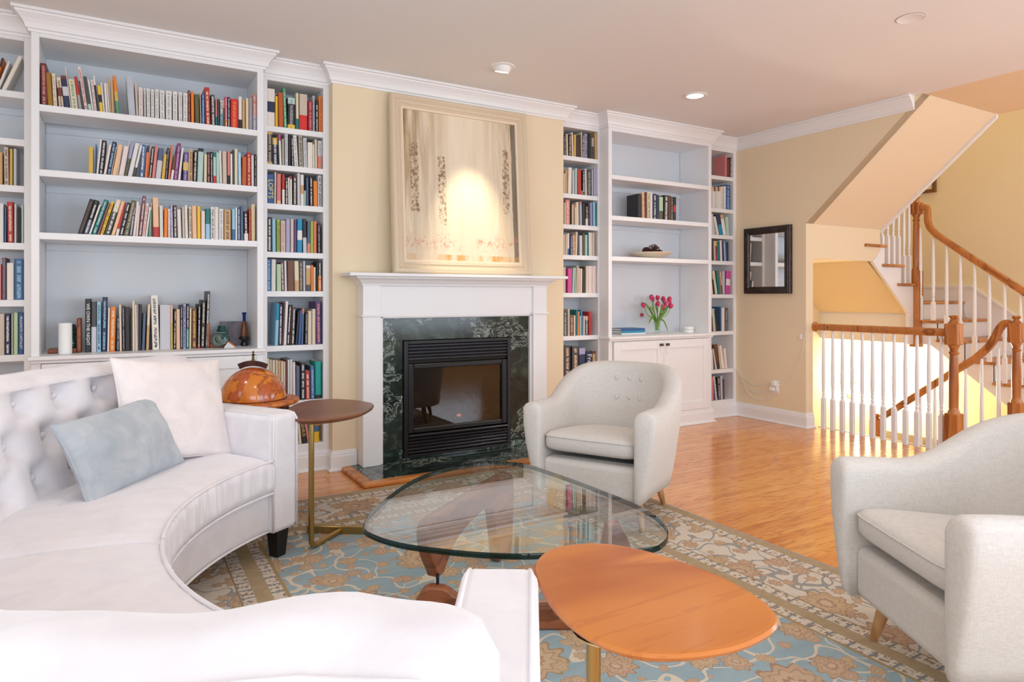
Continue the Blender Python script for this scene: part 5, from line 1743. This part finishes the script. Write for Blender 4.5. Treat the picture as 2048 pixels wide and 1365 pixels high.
FR6|0.837|4.5649999999999995|4944 4964 143 -40 mar - - - 0;4968 5002 220 -63 min - - - 1;5012 5059 209 -113 blk - - - 1;5061 5074 238 -12 blu - - - 0;5075 5083 223 0 lgy - - - 0;5084 5122 228 0 pkw - - - 1;5126 5168 227 0 dgy gry - - 1
FR7|0.466|4.5649999999999995|4945 4969 192 -42 whi - - - 0;4970 4988 197 -73 blk - - - 0;4998 5013 204 -119 whi - - - 0;5016 5059 242 -93 bro - b:dbr:.3 - 1;5062 5091 224 -72 bei - - - 0;5095 5129 231 -117 ivo - - - 1;5131 5163 198 -76 pkw - - - 0
FR8|0.166|4.5649999999999995|4942 4974 227 0 ros - - - 1;4977 4998 207 -58 pur - - - 0;5002 5023 233 -87 whi pur - - 0;5027 5069 223 -36 blk bei - - 1;5073 5104 229 -18 sil - - - 1;5105 5123 197 -9 mar - - - 0
RM2|1.865|4.484999999999999|3945 3981 219 -3 blk - - - 1;3993 4020 233 -10 pea rus - - 1;4024 4044 239 0 bro - - - 0;4048 4086 243 -9 cre oli - - 1;4089 4114 247 0 whi - - - 1;4117 4156 233 0 nav whi - - 1;4159 4187 228 0 nav - - - 1;4191 4237 212 0 lgr - b:oli:.4 - 1;4244 4298 230 7 blk whi - - 1;4305 4334 231 -10 bro - - - 1;4337 4359 224 0 dgy bei - - 0;4363 4399 223 13 blk - m:red - 1"""
ORD = ['first', 'second', 'third', 'fourth', 'fifth', 'sixth', 'seventh', 'eighth', 'bottom']
CASE = dict(L='wide left bookcase', NL='narrow bookcase left of fireplace', FL='bookcase at left picture edge', NR='narrow bookcase right of fireplace', FR='narrow corner bookcase', RM='wide right bookcase')
PAGE = lin((226, 218, 202))


def book_geo(th, h, dp, col, ink, bands):
    """one closed box: rounded spine split into colour bands, page block inset on top; origin at lower left spine corner"""
    c0 = lin(BC[col])
    cuts = [0.0, 1.0]
    cols = []
    spans = []
    lo_, hi = 0.0, 1.0
    mid = None
    for e in bands:
        q = e.split(':')
        if q[0] == 'b':
            lo_ = float(q[2])
            spans.append((0, lo_, lin(BC[q[1]])))
        elif q[0] == 't':
            hi = 1 - float(q[2])
        else:
            mid = (q[1], .38, .66)
    if mid:
        spans += [(lo_, mid[1], c0), (mid[1], mid[2], lin(BC[mid[0]])), (mid[2], hi, c0)]
    else:
        spans.append((lo_, hi, c0))
    for e in bands:
        q = e.split(':')
        if q[0] == 't':
            spans.append((hi, 1, lin(BC[q[1]])))
    zs = [0.0] + [s_[1] * h for s_ in spans]
    xs = [(0, .004), (.16 * th, .0008), (.84 * th, .0008), (th, .004)]
    V, F, C_, I, U = [], [], [], [], []
    nc = len(xs)
    for z in zs:
        for x, y in xs:
            V.append((x, y, z))
    ik = (*lin(BC[ink])[:3], 1.0) if ink else (0, 0, 0, 0.0)
    for r in range(len(zs) - 1):
        for c in range(nc - 1):
            a = r * nc + c
            F.append((a, a + 1, a + nc + 1, a + nc))
            C_.append(spans[r][2])
            I.append(ik)
            u0, u1, v0, v1 = xs[c][0] / th, xs[c + 1][0] / th, zs[r] / h, zs[r + 1] / h
            U.append(((u0, v0), (u1, v0), (u1, v1), (u0, v1)))
    k = len(V)
    V += [(0, dp, 0), (th, dp, 0), (0, dp, h), (th, dp, h)]
    top = (len(zs) - 1) * nc
    fl_ = [tuple([r * nc for r in range(len(zs))] + [k + 2, k]),
           tuple([r * nc + nc - 1 for r in range(len(zs) - 1, -1, -1)] + [k + 1, k + 3])]
    for f in fl_:
        F.append(f)
        C_.append(c0)
        I.append((0, 0, 0, 0))
        U.append(tuple((-1, -1) for _ in f))
    F.append((nc - 1, nc - 2, 1, 0, k, k + 1)[::1])
    C_.append(c0)
    F.append((k + 1, k, k + 2, k + 3))
    C_.append(PAGE)
    # top: board rim and recessed pages
    e = min(.003, th * .22)
    j = len(V)
    V += [(e, .008, h), (th - e, .008, h), (th - e, dp - .001, h), (e, dp - .001, h), (e, .008, h - .004), (th - e, .008, h - .004), (th - e, dp - .001, h - .004), (e, dp - .001, h - .004)]
    a = top
    F += [(a, a + 1, a + 2, a + 3, j + 1, j), (a + 3, k + 3, j + 2, j + 1), (k + 3, k + 2, j + 3, j + 2), (k + 2, a, j, j + 3),
          (j, j + 1, j + 5, j + 4), (j + 1, j + 2, j + 6, j + 5), (j + 2, j + 3, j + 7, j + 6), (j + 3, j, j + 4, j + 7), (j + 4, j + 5, j + 6, j + 7)]
    C_ += [c0] * 4 + [PAGE] * 5
    while len(U) < len(F):
        U.append(tuple((-1, -1) for _ in F[len(U)]))
        I.append((0, 0, 0, 0))
    return V, F, C_, I, U


def book_mesh(parts, name):
    V, F, C_, I, U = [], [], [], [], []
    for (v, f, c, i, u), M_ in parts:
        k = len(V)
        V += [tuple(M_ @ Vector(p)) if M_ else p for p in v]
        F += [tuple(q + k for q in ff) for ff in f]
        C_ += c
        I += i
        U += u
    me = bpy.data.meshes.new(name)
    me.from_pydata(V, [], F)
    me.materials.append(MATS['book_cover'])
    ca = me.color_attributes.new('col', 'FLOAT_COLOR', 'CORNER')
    ia = me.color_attributes.new('ink', 'FLOAT_COLOR', 'CORNER')
    uvl = me.uv_layers.new(name='spine')
    cc, ii, uu = [], [], []
    for p in me.polygons:
        for q in range(p.loop_total):
            cc += C_[p.index]
            ii += I[p.index]
            uu += U[p.index][q]
    ca.data.foreach_set('color', cc)
    ia.data.foreach_set('color', ii)
    uvl.data.foreach_set('uv', uu)
    return me


def ordinal(n):
    return '%d%s' % (n, 'th' if 10 < n % 100 < 14 else {1: 'st', 2: 'nd', 3: 'rd'}.get(n % 10, 'th'))


small = []
rb = random.Random(3)
for line in BOOKS.strip().split('\n'):
    key, zs, ys, recs = line.split('|')
    zs, ys = float(zs), float(ys)
    fam = key.rstrip('0123456789')
    num = int(key[len(fam):])
    recs = [r.split() for r in recs.split(';')]
    where = ('counter' if key == 'L4' else ORD[num - 1] + ' shelf') + ' of ' + CASE[fam]
    prev = -99
    for i, r in enumerate(recs):
        x0, x1, h, an = int(r[0]) / 1000, int(r[1]) / 1000, int(r[2]) / 1000, radians(int(r[3]) / 10)
        col, ink, bands, txt, keep = r[4], (None if r[5] == '-' else r[5]), ([] if r[6] == '-' else r[6].split(',')), (None if r[7] == '-' else r[7].replace('_', ' ')), r[8] == '1'
        th = max(.004, (x1 - x0) * cos(an) - .0012)
        room = (4.80 if fam in ('L', 'RM') else 4.82) - ys - .01
        dp = min(room, h * rb.uniform(.66, .74), .24)
        geo = book_geo(th, h, dp, col, ink, bands)
        yy = ys + rb.uniform(0, .008)
        if an >= 0:
            M_ = Matrix.Translation((x1 - .0006, yy, zs + .0006)) @ Matrix.Rotation(an, 4, 'Y') @ Matrix.Translation((-th, 0, 0))
        else:
            M_ = Matrix.Translation((x0 + .0006, yy, zs + .0006)) @ Matrix.Rotation(an, 4, 'Y')
        if not keep:
            small.append((geo, M_))
            continue
        o = put('book', book_mesh([(geo, None)], 'book'))
        o.matrix_world = M_
        size = 'slim' if th < .013 else ('thick' if th > .03 else '')
        size = (size + ' tall' if h > .245 else size + (' short' if h < .165 else '')).strip()
        tag(o, ('%s %s book, %s from left, %s' % (size, CNAME[col], ordinal(i + 1), where)).strip(), 'book', 'books on the shelves')
        if txt:
            tm = text_mesh(txt, {'LOFTS': .058, 'French': .032, 'GENIUS': .03}.get(txt, .02 if len(txt) > 18 else .026))
            tm.materials.clear()
            tm.materials.append(MATS['ink_yellow' if txt == 'LOFTS' else ('ink_tan' if txt == 'GENIUS' else 'ink_white')])
            to = put('spine_title', tm, o)
            wid = max(v.co.x for v in tm.vertices) - min(v.co.x for v in tm.vertices)
            hei = max(v.co.y for v in tm.vertices) - min(v.co.y for v in tm.vertices)
            k = min(h * .78 / wid, th * .72 / hei)
            to.scale = (k, k, 1)
            to.rotation_euler = (radians(90), radians(90), 0)
            to.location = (th / 2, .0002, h * (.52 if txt != 'LOFTS' else .5))
o = put('packed_books', book_mesh(small, 'packed_books'))
o['kind'] = 'stuff'
o['label'] = 'thin and small books packed between the larger ones'

# books lying flat beside the vase
CZ = .832


def flat_book(label, x0, x1, y0, y1, z0, z1, m, rz=0, title=None):
    cx, cy = (x0 + x1) / 2, (y0 + y1) / 2
    t = thing('book', label, 'book', (cx, cy, z0), rz, 'books lying by the vase')
    hx, hy, h = (x1 - x0) / 2, (y1 - y0) / 2, z1 - z0
    MB().box(-hx, hx, -hy, hy, 0, .0025).box(-hx, hx, -hy, hy, h - .0025, h).box(-hx, hx, -hy, -hy + .0025, .0025, h - .0025).build('cover', m, t)
    MB().box(-hx + .003, hx - .003, -hy + .0028, hy - .004, .0027, h - .0027).build('page_block', 'pages', t)
    if title:
        tm = text_mesh(title, h * .55)
        tm.materials.clear()
        tm.materials.append(MATS['ink_white'])
        to = put('spine_title', tm, t)
        to.rotation_euler = (radians(90), 0, 0)
        to.location = (-hx * .35, -hy - .0002, h / 2)


flat_book('white book at the bottom of the flat pile', 3.86, 4.14, 4.62, 4.79, CZ + .0005, CZ + .016, 'plastic_white')
flat_book('cyan book in the middle of the flat pile', 3.85, 4.13, 4.61, 4.79, CZ + .0165, CZ + .036, 'teal_cover')
flat_book('dark blue book topping the flat pile beside the vase', 3.85, 4.13, 4.615, 4.785, CZ + .0365, CZ + .055, 'blue_cover')

# ------------------------------------------------------------------ vase of tulips
VX, VY = 4.30, 4.64
t = thing('tulip_vase', 'clear glass vase of pink tulips on the right counter', 'vase', (VX, VY, CZ + .0005))
MB().lathe([(.001, 0), (.026, 0), (.030, .004), (.0345, .07), (.040, .14), (.0375, .14), (.032, .07), (.027, .02), (.001, .018)], 28, cap=False).build('glass_vase', 'vase_glass', t, 50)
MB().lathe([(.001, .0185), (.0262, .0205), (.0315, .07), (.0345, .105), (.001, .105)], 24, cap=False).build('water', 'vase_glass', t, 50)
heads = [(-.155, .0, .245), (-.09, -.03, .315), (-.03, .02, .295), (-.035, -.05, .255), (.03, -.04, .225), (.035, .03, .31), (.075, -.02, .275), (.10, .03, .30), (.115, -.05, .235), (.145, .0, .30), (.06, -.06, .25), (.125, -.02, .265)]


def tulip(hx, hy, hz, k):
    b = MB().tube(spline([(hx * .08, hy * .08, .03), (hx * .25, hy * .25, .13), (hx * .75, hy * .75, hz * .72), (hx, hy, hz)], 5), .0035, 7)
    st_ = b.build('stem', 'tulip_stem', t, 180)
    d = Vector((hx * .6, hy * .6, .16)).normalized()
    q = d.to_track_quat('Z', 'Y').to_matrix().to_4x4()
    for j in range(6):
        rows = []
        for i in range(7):
            f = i / 6
            wv = .016 * sin(pi * min(1, f * .92 + .08)) ** .7 * (1 - .3 * f)
            rad = .006 + .013 * sin(pi * (f * .8 + .08)) + .002 * (j % 2)
            rows.append([])
            for s_ in (-1, -.5, 0, .5, 1):
                a = j * pi / 3 + s_ * wv / max(rad, .008)
                rows[-1].append((rad * cos(a), rad * sin(a), .048 * f))
        mb = MB().grid(rows)
        mb.v = [tuple(Vector((hx, hy, hz)) + (q @ Vector(p))) for p in mb.v]
        mb.build('petal', 'tulip_pale' if k % 4 == 2 and j % 2 else 'tulip_petal', st_, 180)


for k, hd in enumerate(heads):
    tulip(*hd, k)


def leaf(pts, w0):
    cs = spline(pts, 6)
    rows = []
    for i, p in enumerate(cs):
        f = i / (len(cs) - 1)
        tg = (cs[min(i + 1, len(cs) - 1)] - cs[max(i - 1, 0)]).normalized()
        sd = tg.cross(Vector((.3, -1, .2))).normalized()
        ww = w0 * sin(pi * (.12 + .86 * f)) ** .8
        rows.append([tuple(p - sd * ww), tuple(p + tg.cross(sd) * ww * .25), tuple(p + sd * ww)])
    o = MB().grid(rows).build('leaf', 'tulip_leaf', t, 180)
    s_ = o.modifiers.new('solidify', 'SOLIDIFY')
    s_.thickness = .0012


leaf([(-.01, 0, .10), (-.06, -.02, .16), (-.10, -.04, .15), (-.145, -.05, .10)], .016)
leaf([(.0, 0, .10), (-.07, .0, .20), (-.13, -.01, .26), (-.175, -.02, .29)], .012)
leaf([(.0, 0, .10), (-.05, -.02, .19), (-.10, -.03, .24), (-.15, -.03, .235)], .012)
leaf([(.0, 0, .10), (-.02, -.03, .18), (-.05, -.04, .25), (-.07, -.05, .28)], .012)
leaf([(.01, 0, .10), (.03, -.03, .17), (.05, -.03, .24), (.06, -.05, .27)], .012)
leaf([(.01, 0, .10), (.05, -.01, .16), (.085, -.02, .20), (.105, -.02, .22)], .012)
leaf([(.02, 0, .13), (.06, -.02, .12), (.085, -.03, .07), (.105, -.035, .015)], .010)
leaf([(.01, 0, .12), (.08, .0, .21), (.13, -.01, .245), (.17, -.01, .27)], .009)
leaf([(0, 0, .10), (.0, -.04, .18), (.0, -.06, .24), (.01, -.07, .26)], .013)

o = MB().lathe([(.001, -.016), (.014, -.010), (.018, 0), (.014, .010), (.001, .016)], 18, cap=False).build('round_magnet', 'tulip_petal', None, 180)
o.location = (4.245, 4.783, 1.002)
o.rotation_euler = (radians(90), 0, 0)
tag(o, 'small round red knob on the back panel behind the tulips', 'knob')

t = thing('stacked_tins', 'two stacked small white round tins on the right counter', 'tins', (4.665, 4.60, CZ + .0005))
for z in (0, .030):
    tin = MB().lathe([(.001, z), (.046, z), (.049, z + .003), (.049, z + .024), (.046, z + .0285), (.001, z + .0285)], 28, cap=False).build('tin', 'plastic_white', t, 40)
MB().tube([(-.048, -.01, .018), (-.064, -.01, .022), (-.066, -.01, .012)], .003, 8).build('pull_tab', 'plastic_white', t, 60)

# ------------------------------------------------------------------ bowl of pine cones
BXc, BYc, BZc = 4.19, 4.60, 1.5185
t = thing('ceramic_bowl', 'wide shallow cream bowl on the third right shelf', 'bowl', (BXc, BYc, BZc))
MB().lathe([(.001, 0), (.085, 0), (.10, .006), (.165, .040), (.190, .052), (.188, .056), (.160, .046), (.09, .014), (.001, .010)], 44, cap=False).build('bowl_body', 'ceramic', t, 50)
MB().lathe([(.187, .0535), (.190, .0545), (.1905, .057), (.187, .0575)], 44, cap=False).build('rim', 'ceramic', t, 60)


def pine_cone(label, x, y, z, r, rz, tilt):
    t = thing('pine_cone', label, 'pine cone', (x, y, z), rz, 'pine cones in the bowl')
    t.rotation_euler = (radians(tilt), 0, rz)
    core = MB().lathe([(.001, -r), (r * .4, -r * .8), (r * .55, 0), (r * .35, r * .8), (.001, r * 1.1)], 10, cap=False).build('core', 'pine_cone', t, 60)
    mb = MB()
    for i in range(46):
        a = i * 2.39996
        f = i / 45
        zz = -r * .8 + r * 1.8 * f
        rad = r * (1.0 * sin(pi * (.16 + .72 * f)))
        d = Vector((cos(a), sin(a), .35))
        c_ = Vector((cos(a) * rad * .5, sin(a) * rad * .5, zz))
        tip = c_ + d * rad * .62
        sd = Vector((-sin(a), cos(a), 0)) * r * .20
        up = Vector((0, 0, r * .06))
        mb.add([c_ - sd * .5, c_ + sd * .5, tip + sd - up, tip - sd - up, tip + up * 2], [(0, 1, 2, 3), (1, 0, 4), (1, 4, 2), (0, 3, 4), (2, 4, 3)])
    o = mb.build('scales', 'pine_cone', t)
    o['kind'] = 'stuff'


pine_cone('large open pine cone at the centre of the bowl', BXc + .01, BYc - .02, BZc + .075, .052, .4, 35)
pine_cone('pine cone on the left side of the bowl', BXc - .07, BYc - .01, BZc + .062, .040, 1.7, 70)
pine_cone('small pine cone on the right side of the bowl', BXc + .095, BYc - .01, BZc + .058, .030, 2.6, 80)

# ------------------------------------------------------------------ things on the left counter
LZ = .8505
o = MB().lathe([(.001, 0), (.030, 0), (.033, .003), (.033, .172), (.030, .176), (.001, .176)], 32, cap=False).build('air_monitor', 'plastic_white', None, 40)
o.location = (-.268, 4.535, LZ)
tag(o, 'white cylinder gadget at the left end of the counter', 'gadget')


def bookend(label, x0, sg, z1, ln):
    t = thing('bookend', label, 'bookend', (x0, 4.66, LZ))
    MB().box(min(0, sg * .022), max(0, sg * .022), -.06, .06, 0, z1).build('upright_board', 'bookend_wood', t, 0, .008, 3)
    a, b_ = sg * .0225, sg * ln
    MB().box(min(a, b_), max(a, b_), -.06, .06, 0, .026).build('base_board', 'bookend_wood', t, 0, .006, 2)


bookend('wooden bookend at the left end of the counter books', -.196, -1, .20, .16)
bookend('wooden bookend at the right end of the counter books', .469, 1, .16, .13)


def insulator(label, x, y, z, rot=(0, 0, 0), s=1.0):
    t = thing('glass_insulator', label, 'insulator', (x, y, z), 0, 'glass insulators on the counter')
    t.rotation_euler = rot
    pr = [(.001, .12), (.022, .118), (.026, .108), (.026, .10), (.030, .096), (.030, .088), (.027, .084), (.032, .078), (.032, .070), (.028, .064), (.036, .056), (.042, .030), (.044, .012), (.040, 0), (.034, 0), (.034, .02), (.001, .05)]
    MB().lathe([(a * s, b_ * s) for a, b_ in pr], 28, cap=False).build('glass_body', 'insulator_glass', t, 60)
    bd = MB()
    for k in range(22):
        a = 2 * pi * k / 22
        bd.lathe([(.001, -.003), (.003, 0), (.001, .003)], 5, (.037 * s * cos(a), .037 * s * sin(a), .001), cap=False)
    o = bd.build('drip_beads', 'insulator_glass', t)
    o['kind'] = 'stuff'


insulator('green glass insulator behind the white cylinder gadget', -.252, 4.66, LZ + .0285, s=1.15)
insulator('green glass insulator standing beside the right bookend', .575, 4.70, LZ, s=1.15)
insulator('green glass insulator lying on its side by the paper tag', .535, 4.60, LZ + .05, (radians(78), 0, radians(12)), 1.1)
t = thing('paper_tag', 'white paper tag with orange edge hanging on the insulator', 'tag', (.565, 4.545, LZ + .002))
t.rotation_euler = (radians(-28), radians(38), 0)
MB().box(0, .055, -.0006, 0, 0, .058).build('card', 'plastic_white', t)
MB().box(0, .055, -.0011, -.0007, .048, .058).build('orange_edge', 'globe_ring', t)
o = MB().box(-.085, .085, -.007, .007, 0, .16).build('slate_tile', 'slate', None, 0, .002, 1)
o.location = (.655, 4.775, LZ)
o.rotation_euler = (radians(-6), 0, 0)
tag(o, 'grey mottled tile leaning at the right end of the counter', 'tile')
t = thing('glass_bottle', 'slender bottle with cobalt neck and amber body', 'bottle', (.708, 4.69, LZ))
MB().lathe([(.001, 0), (.022, 0), (.024, .008), (.016, .028), (.020, .038), (.034, .046), (.036, .052), (.028, .062)], 24, cap=False).build('dark_foot', 'dark_glass', t, 60)
MB().lathe([(.0278, .0625), (.024, .075), (.023, .11), (.016, .145), (.011, .16)], 24, cap=False).build('amber_body', 'amber_glass', t, 60)
MB().lathe([(.0108, .1605), (.010, .205), (.014, .208), (.014, .222), (.001, .222)], 20, cap=False).build('blue_neck', 'blue_glass', t, 60)
